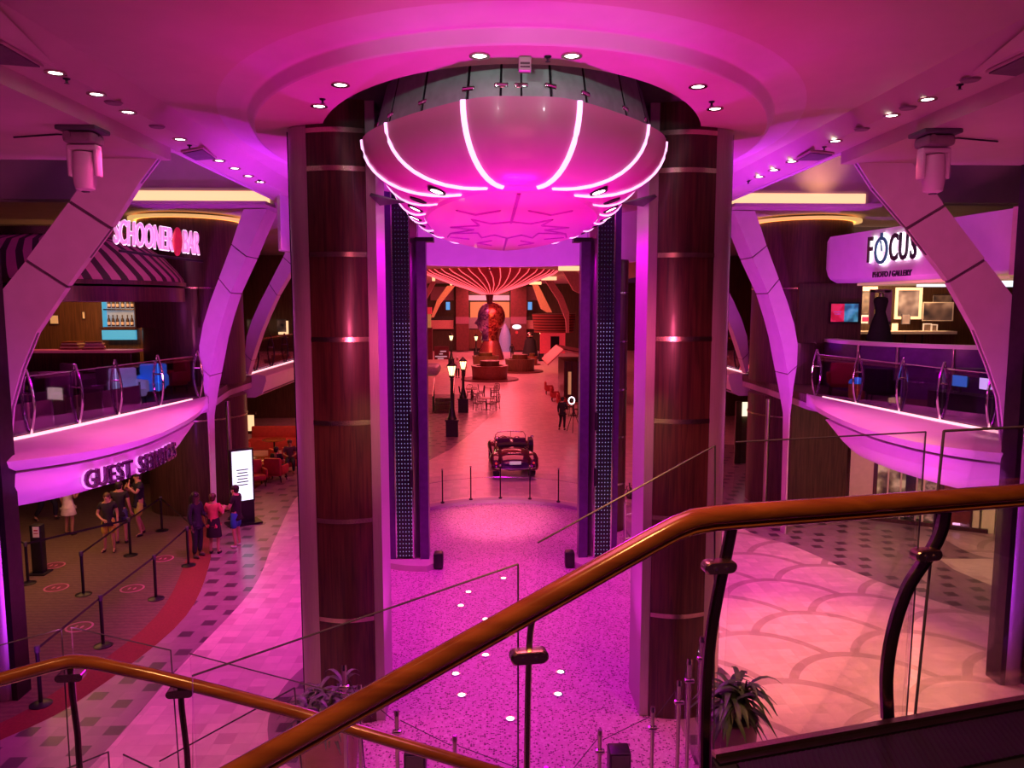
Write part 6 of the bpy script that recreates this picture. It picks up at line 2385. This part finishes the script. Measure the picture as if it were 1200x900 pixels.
def planter(px, pytop, Y, rtop, rbot, leafm, tubm, lab, nl, hl):
    c = at(px, pytop, Y)
    z = c.z
    t = thing('potted_plant', lab, 'plant', (c.x, Y, 0))
    MB().lathe([(rbot, 0), (rbot * 1.02, .04), (rtop * .97, z - .1), (rtop, z - .06), (rtop, z), (rtop * .88, z), (rtop * .86, z - .08)], (c.x, Y, 0), 32).build('tub', MATS[tubm], t)
    MB().lathe([(.001, z - .06), (rtop * .88, z - .06), (rtop * .88, z - .05), (.001, z - .04)], (c.x, Y, 0), 24).build('soil', MATS['soil'], t)
    st = MB()
    lf = MB()
    rnd = random.Random(px)
    for k in range(9):
        a = 2 * PI * k / 9 + rnd.random() * .5
        r = rtop * .55 * rnd.random()
        b = Vector((c.x + r * math.cos(a), Y + r * math.sin(a), z - .05))
        top = b + Vector((.16 * math.cos(a) * rnd.random(), .16 * math.sin(a) * rnd.random(), hl * (.35 + .5 * rnd.random())))
        st.cyl(b, top, .016, .011, 6)
        for j in range(nl):
            aa = rnd.random() * 2 * PI
            f = .35 + .65 * j / nl
            s = b.lerp(top, f)
            ln = hl * (.5 + .35 * rnd.random())
            up = .75 - .9 * (1 - f) + .3 * rnd.random()
            d = Vector((math.cos(aa), math.sin(aa), 0))
            wv = Vector((-d.y, d.x, 0)) * (.022 + .012 * rnd.random()) * hl * 1.6
            pts_ = []
            for q in range(6):
                u = q / 5
                p = s + d * (ln * (u * .85)) + Vector((0, 0, ln * (up * u - .85 * u * u)))
                pts_.append((p, math.sin(PI * min(1, u * .85 + .12)) ** .8))
            vs = []
            for p, w_ in pts_:
                vs += [p - wv * w_, p + Vector((0, 0, -.006)), p + wv * w_]
            fs = []
            for q in range(5):
                fs += [(q * 3, q * 3 + 1, q * 3 + 4, q * 3 + 3), (q * 3 + 1, q * 3 + 2, q * 3 + 5, q * 3 + 4)]
            lf.add(vs, fs)
    st.build('stems', MATS['soil'], t)
    lf.build('foliage', MATS[leafm], t, smooth=70)
    return t


planter(384, 840, 9.3, .44, .3, 'leaf_purple', 'tub_pink', 'tall pinkish tub with a spiky grey-purple plant at the foot of the great column', 14, .66)
planter(858, 838, 9.4, .34, .28, 'leaf_green', 'tub_dark', 'dark tub with a drooping dark green plant at the foot of the great column', 15, .74)
planter(740, 578, 24.6, .2, .16, 'leaf_green', 'tub_dark', 'small potted plant standing beyond the glass gate', 4, .5)

# ================================================================== main stair rail (foreground)
def Yr(px):
    return 2.3 + (2.69 - 2.3) * (px - 285) / 523 if px < 808 else 2.69 + (3.06 - 2.69) * (px - 808) / 392


def rp(px, py, dy=0.0):
    return at(px, py, Yr(px) + dy)


main = thing('stair_railing', 'thick polished wooden handrail over glass panels running across the foreground', 'railing', rp(808, 606))
path = [rp(240, 925.3), rp(285, 900), rp(420, 824), rp(560, 745.5), rp(680, 678), rp(760, 633), rp(792, 616), rp(812, 608), rp(836, 604), rp(900, 599), rp(1000, 592), rp(1100, 584.5), rp(1200, 577), rp(1260, 572.5), rp(1500, 555)]
MB().tube(path, .038, 20, .98).build('handrail', MATS['wood_rail'], main, smooth=60)
MB().tube([p + Vector((0, .004, -.046)) for p in path], .026, 10, .62).build('lower_rail', MATS['wood_rail'], main)


def post(P, w, name='post'):
    pts_ = spline([rp(x, y, .03) for x, y in P], 6)
    rings = []
    for i, p in enumerate(pts_):
        t = (pts_[min(i + 1, len(pts_) - 1)] - pts_[max(i - 1, 0)]).normalized()
        a = t.cross(Vector((0, 1, 0))).normalized() * w
        b = Vector((0, .012, 0))
        rings.append([p - a - b, p - a * .6 - b * 1.6, p + a * .6 - b * 1.6, p + a - b, p + a + b, p + a * .6 + b * 1.6, p - a * .6 + b * 1.6, p - a + b])
    return MB().loft(rings).build(name, MATS['brass_steel' if w < .02 else 'dark_steel'], main)


pbr('dark_steel', (.2, .14, .15), .25, 1.0)
post([(626, 714), (621, 745), (619, 800), (618, 860), (617, 930)], .011)
post([(860, 604), (851, 650), (842, 692), (833, 745), (828, 800), (826, 860), (826, 930)], .02)
post([(1108, 586), (1104, 618), (1090, 648), (1064, 688), (1047, 738), (1039, 790), (1040, 842)], .024)


def clamp(px, py, w=.072):
    p = rp(px, py, .0)
    M = frame(p, (1, .15, 0))
    n = 12
    ring = [(w * .62 + .024 * math.cos(a * PI / n - PI / 2), .024 * math.sin(a * PI / n - PI / 2)) for a in range(n + 1)]
    ring += [(-w * .62 + .024 * math.cos(a * PI / n + PI / 2), .024 * math.sin(a * PI / n + PI / 2)) for a in range(n + 1)]
    m = MB()
    m.loft([[Vector((x * .9, y * .85, .022)) for x, y in ring], [Vector((x, y, .016)) for x, y in ring], [Vector((x, y, -.025)) for x, y in ring]], M=M)
    o = m.build('glass_clamp', MATS['brass_steel'], main)
    for s in (-.35, .3):
        MB().lathe([(.001, .026), (.006, .026), (.006, .02), (.001, .02)], n=10, M=M @ Matrix.Translation((s * w, 0, 0))).build('screw', MATS['chrome'], o)


clamp(620, 769); clamp(843, 664, .066); clamp(1086, 650, .06)


def pane(parent, C, mat='glass_rail', edges=(0, 1), ew=.0035, dy=.06, Yf=None, d=.012):
    """A glass sheet through four survey points with its darker polished edges."""
    P = [(at(x, y, (Yf(x) if Yf else Yr(x)) + dy)) for x, y in C]
    o = MB().slab(P, (0, d, 0)).build('glass_panel', MATS[mat], parent, smooth=0)
    m = MB()
    for e in edges:
        m.tube([P[e], P[(e + 1) % 4]], ew, 5)
    m.build('polished_edge', MATS['glass_edge'], o)
    return o


pane(main, [(225, 792), (607, 661), (607, 930), (225, 930)])
pane(main, [(630, 636), (838, 522), (836, 930), (630, 930)])
pane(main, [(863, 518), (1085, 506), (1062, 846), (845, 880)])
pane(main, [(1106, 505), (1500, 484), (1500, 762), (1072, 840)], edges=(0, 3), ew=.006)

# landing with nosing and vent grille
Zl = 4.8
e0, e1 = onz(834, 884, Zl), onz(1500, 765, Zl)
m = MB()
m.prism([(e0.x, e0.y), (e1.x, e1.y), (e1.x + .5, 1.2), (e0.x, 1.2)], Zl - .25, Zl - .012)
struct('floor_landing', m, 'navy_cloth')
dirn = (e1 - e0).normalized()
nin = Vector((dirn.y, -dirn.x, 0))
t = thing('landing_nosing', 'brass-edged metal nosing along the landing below the glass', 'nosing', e0)
MB().slab([e0, e1, e1 + nin * .03, e0 + nin * .03], (0, 0, .018)).build('upper_strip', MATS['brass_steel'], t)
MB().slab([e0 + nin * .03, e1 + nin * .03, e1 + nin * .06, e0 + nin * .06], (0, 0, -.012)).build('lower_strip', MATS['dark_metal'], t)
vg = thing('floor_grille', 'dark ribbed air grille set in the landing floor behind the nosing', 'grille', e0 + nin * .2)
g0, g1 = e0 + nin * .075 + dirn * .06, e1 + nin * .075
MB().slab([g0, g1, g1 + nin * .24, g0 + nin * .24], (0, 0, -.014)).build('tray', MATS['black'], vg)
m = MB()
L_ = (g1 - g0).length
nb = int(L_ / .026)
for i in range(nb):
    p = g0 + dirn * (i * .026 + .01) + Vector((0, 0, -.006))
    m.slab([p, p + dirn * .011, p + dirn * .011 + nin * .24 - dirn * .12, p + nin * .24 - dirn * .12], (0, 0, .008))
m.build('ribs', MATS['dark_metal'], vg)

# ================================================================== lower stair rail
Y2 = lambda px: 4.0 if px > 85 else 3.75 + .25 * (px + 60) / 145


def lp(px, py, dy=0.0):
    return at(px, py, Y2(px) + dy)


low = thing('stair_railing', 'thinner bent wooden handrail over glass panels at the lower picture corner by the queue', 'railing', lp(85, 773))
path = [lp(-70, 814), lp(0, 795.5), lp(60, 779), lp(80, 774.5), lp(92, 774), lp(110, 776), lp(180, 791), lp(260, 811), lp(350, 835), lp(450, 865), lp(560, 898), lp(640, 922)]
MB().tube(path, .033, 16).build('handrail', MATS['wood_rail'], low, smooth=60)
MB().tube([p + Vector((0, .004, -.034)) for p in path], .017, 8, .6).build('steel_channel', MATS['brass_steel'], low)
for P in ([(82, 779), (85, 815), (91, 860), (95, 930)], [(211, 800), (213, 830), (219, 880), (222, 930)]):
    MB().tube([lp(x, y, .03) for x, y in P], .017, 8).build('post', MATS['dark_steel'], low)
for x, y in ((82, 793), (211, 812)):
    c = lp(x, y, .0)
    M = frame(c, (1, .1, 0))
    ring = [(.05 + .022 * math.cos(a * PI / 8 - PI / 2), .022 * math.sin(a * PI / 8 - PI / 2)) for a in range(9)] + [(-.05 + .022 * math.cos(a * PI / 8 + PI / 2), .022 * math.sin(a * PI / 8 + PI / 2)) for a in range(9)]
    MB().loft([[Vector((u, v, .02)) for u, v in ring], [Vector((u, v, -.04)) for u, v in ring]], M=M).build('glass_clamp', MATS['brass_steel'], low)
pane(low, [(-60, 772), (72, 737), (84, 930), (-60, 930)], Yf=Y2)
pane(low, [(83, 735), (200, 762), (212, 930), (96, 930)], Yf=Y2)
pane(low, [(222, 766), (420, 818), (430, 930), (232, 930)], Yf=Y2)
Y5 = lambda px: 5.2
lo2 = thing('glass_balustrade', 'low glass panels of the flight below, behind the bent handrail', 'balustrade', at(270, 880, 5.2))
pane(lo2, [(187, 892), (345, 806), (357, 940), (187, 940)], Yf=Y5, ew=.006)
pane(lo2, [(60, 908), (127, 881), (131, 940), (60, 940)], Yf=Y5, ew=.006)
pane(lo2, [(144, 884), (186, 904), (186, 940), (146, 940)], Yf=Y5, ew=.006)

# small glass barriers at the bottom of the stairs
def barrier(P, lab, Y, glass=True):
    t = thing('glass_barrier', lab, 'barrier', at(P[0][0], P[0][1], Y))
    zb = None
    for x, y in P:
        p = at(x, y, Y)
        o = MB().cyl(p, (p.x, Y, p.z - 1.1), .02, n=10).cyl(p + Vector((0, 0, .0)), p + Vector((0, 0, .05)), .026, .02, n=10).build('post', MATS['chrome'], t)
        MB().rbox(p + Vector((0, -.01, -.16)), (.09, .05, .035), .012).build('clamp', MATS['chrome'], o)
    if glass:
        for (x0, y0), (x1, y1) in zip(P[:-1], P[1:]):
            a, b = at(x0, y0, Y) + Vector((.03, 0, -.05)), at(x1, y1, Y) + Vector((-.03, 0, -.05))
            o = MB().slab([a, b, b - Vector((0, 0, 1.0)), a - Vector((0, 0, 1.0))], (0, .012, 0)).build('glass_panel', MATS['glass_rail'], t, smooth=0)
            MB().tube([a, b], .004, 5).build('polished_edge', MATS['glass_edge'], o)


barrier([(403, 785), (421, 808), (465, 838), (533, 868), (640, 905)], 'low glass barrier with chrome posts beside the pinkish plant tub', 6.6)
barrier([(660, 905), (703, 861), (765, 834), (796, 803), (808, 778), (823, 752)], 'low glass barrier with chrome posts beside the dark plant tub', 6.6)
for px, lab in ((487, 'small black loudspeaker on the floor near the pinkish plant tub'), (725, 'small black loudspeaker on the floor near the dark plant tub')):
    c = onz(px, 905, 0.012)
    t = thing('loudspeaker', lab, 'speaker', c)
    MB().rbox((c.x, c.y, .19), (.3, .28, .36), .03).build('cabinet', MATS['black'], t)
    MB().box((c.x, c.y - .145, .2), (.24, .01, .28)).build('grille', MATS['dark_grey'], t)
# ================================================================== light
w = bpy.data.worlds.new('world')
SC.world = w
w.use_nodes = True
w.node_tree.nodes['Background'].inputs[0].default_value = (.5, .06, .3, 1)
w.node_tree.nodes['Background'].inputs[1].default_value = .06


def lamp(kind, loc, col, power, target=None, size=1.0, spot=60, blend=.6, sy=None):
    l = bpy.data.lights.new('lamp', kind)
    l.color = col
    l.energy = power * (0.9 if kind == 'SPOT' else 1.2)
    if kind == 'AREA':
        l.shape = 'RECTANGLE'
        l.size = size
        l.size_y = spot if target is not None and spot != 60 else size
    elif kind == 'SPOT':
        l.spot_size = R(spot)
        l.spot_blend = blend
        l.shadow_soft_size = size
    else:
        l.shadow_soft_size = size
    o = bpy.data.objects.new('lamp', l)
    COL.objects.link(o)
    o.location = loc
    if target is not None:
        d = Vector(target) - Vector(loc)
        o.rotation_euler = d.to_track_quat('-Z', 'Y').to_euler()
    return o


MAG = (1, .0, .95)
PUR = (.5, .03, 1)
# magenta stage light
lamp('AREA', (0, 14, 7.7), (1, .0, 1), 340, (0, 14, 0), 1.6, 8)
lamp('SPOT', (0, 14.5, 7.6), (1, .3, .42), 6000, (-.1, 22.2, 0), .15, 22, .9)
lamp('SPOT', (0, 9.3, .4), (.85, .02, 1), 2600, (.1, 8.6, 8.2), .2, 30, 1)
lamp('SPOT', (0, 9.6, .4), (1, .0, .38), 2200, (0, 9.6, 8.2), .2, 60, .9)
lamp('SPOT', (0, 15, .3), (.85, .0, 1), 3300, (0, 14, 8), .2, 75, .9)
lamp('SPOT', (0, 20.5, .5), (.75, .05, 1), 3600, (0, 25.4, 8.5), .2, 70, .9)
for s in (-1, 1):
    # purple wash on the strips, the fins' sides and the columns' inner blades
    lamp('SPOT', (s * 3.9, 15.0, 5.4), PUR, 1350, (s * 5.0, 15.5, 9.2), .15, 105, .9)
    lamp('SPOT', (s * 4.6, 17.0, 1.0), (.62, .03, 1), 2200, (s * 7.3, 21.0, 6.0), .15, 55, .9)
    lamp('SPOT', (s * .6, 11.4, .3), (1, .03, .8), 500, (s * 2.0, 11.2, 3.0), .1, 60, 1)
    # pink aisle light from the ceiling strip
    lamp('SPOT', (s * 5.2, 10.5, 8.85), (1, .085 if s < 0 else .13, .42 if s < 0 else .2), 1500 if s < 0 else 1000, (s * 5.6, 13.0, 0), .4, 80, .9)
    lamp('SPOT', (s * 5.2, 17.0, 8.85), (1, .07, .48), 1700, (s * 5.3, 18.5, 0), .4, 75, .9)
    # fins facing the stairs
    lamp('SPOT', (s * 2.6, 4, 4.9), (1, .12, .5), 1400, (s * 7.6, 12.5, 6.3), .4, 55, .9)
# general pink bounce on the near ceiling
lamp('POINT', (0, 3.0, 6.9), (1, .16, .3), 90, size=.6)
lamp('SPOT', (0, 5.6, 5.5), (1, .09, .3), 70, (0, 7.4, 9.2), .5, 120, 1)
# balcony lips
lamp('SPOT', (-6.0, 15, 8.6), (1, .16, .42), 1100, (-7.6, 15.4, 4), .4, 60, .9)
lamp('SPOT', (6.4, 15, 8.6), (1, .16, .42), 900, (8.0, 15.4, 4), .4, 60, .9)
lamp('SPOT', (-4.0, 12, .5), (.85, .05, 1), 650, (-7.3, 14.5, 3.6), .3, 60, .9)
lamp('SPOT', (4.4, 12, .5), (.85, .05, 1), 650, (7.7, 14.5, 3.6), .3, 60, .9)
# warm light over the stair landing, queue and shops
lamp('SPOT', (.3, .6, 9.0), (1, .42, .13), 400, (.3, 2.7, 5.4), .3, 75, .8)
lamp('SPOT', (-2.2, 2.0, 9.0), (1, .45, .14), 400, (-2.4, 4.0, 4.3), .3, 60, .8)
lamp('SPOT', (-2.4, 7.0, 8.8), (1, .42, .2), 700, (-3.2, 9.0, 0), .3, 45, .9)
lamp('SPOT', (3.8, 7.0, 8.8), (1, .4, .14), 1100, (4.2, 9.4, 0), .3, 50, .9)
lamp('AREA', (-11, 18, 3.5), (1, .42, .14), 110, (-11, 18, 0), 3, 6)
lamp('SPOT', (5.7, 12.8, 8.9), (1, .4, .1), 4200, (6.0, 13.0, 0), .3, 44, .8)
lamp('AREA', (10.6, 18.2, 3.5), (1, .55, .22), 120, (10.6, 18.6, 0), 3, 3)
lamp('AREA', (-12.5, 24.0, 6.9), (1, .42, .12), 110, (-13, 26.5, 5.5), 4, 1)
lamp('AREA', (12.5, 24.2, 6.9), (1, .62, .35), 110, (12.5, 26.3, 5.6), 4, 1)
lamp('AREA', (-9.5, 30, 3.4), (1, .4, .12), 80, (-9.5, 30, 0), 2, 6)
for s in (-1, 1):
    lamp('POINT', (s * 9.5, 18, 6.2), (.8, .08, .6), 60, size=.5)
# promenade
for y, p in ((30, 400), (40, 500), (52, 650), (66, 900), (82, 1300), (98, 1300)):
    lamp('AREA', (0, y, 8.8), (1, .12, .17), p, (0, y, 0), 6, 6)
lamp('AREA', (0, 70, 8.0), (1, .3, .12), 900, (0, 104, 4), 6, 2)

# neutral daylight of the upper storey
lamp('AREA', (0, 12.5, 13.4), (.8, .95, 1), 420, (0, 12.5, 0), 5, 10)
for s in (-1, 1):
    lamp('SPOT', (s * 5.6, 8.5, .4), (.6, .04, 1), 700, (s * 8.0, 12.0, 2.4), .1, 60, .9)
    lamp('SPOT', (s * .4, 7.6, 5.4), (1, .55, .2), 160, (s * 2.3, 11.2, 4.3), .1, 26, 1)
    lamp('SPOT', (s * 1.6, 7.4, 6.0), (1, .1, .25), 350, (s * 2.7, 11.1, 5.0), .2, 70, 1)

lamp('SPOT', (8.6, 19.7, 9.45), (1, .5, .2), 60, (8.6, 20.6, 10.2), .05, 90, 1)
lamp('SPOT', (-1.2, 4.6, 8.85), (.75, .95, .9), 120, (-.7, 8.6, 9.3), .1, 46, 1)  # added fill spot without a fitting, brightens smoked panels and hull rim
lamp('SPOT', (1.2, 4.6, 8.85), (.75, .95, .9), 120, (.7, 8.6, 9.3), .1, 46, 1)  # its added twin on the other side
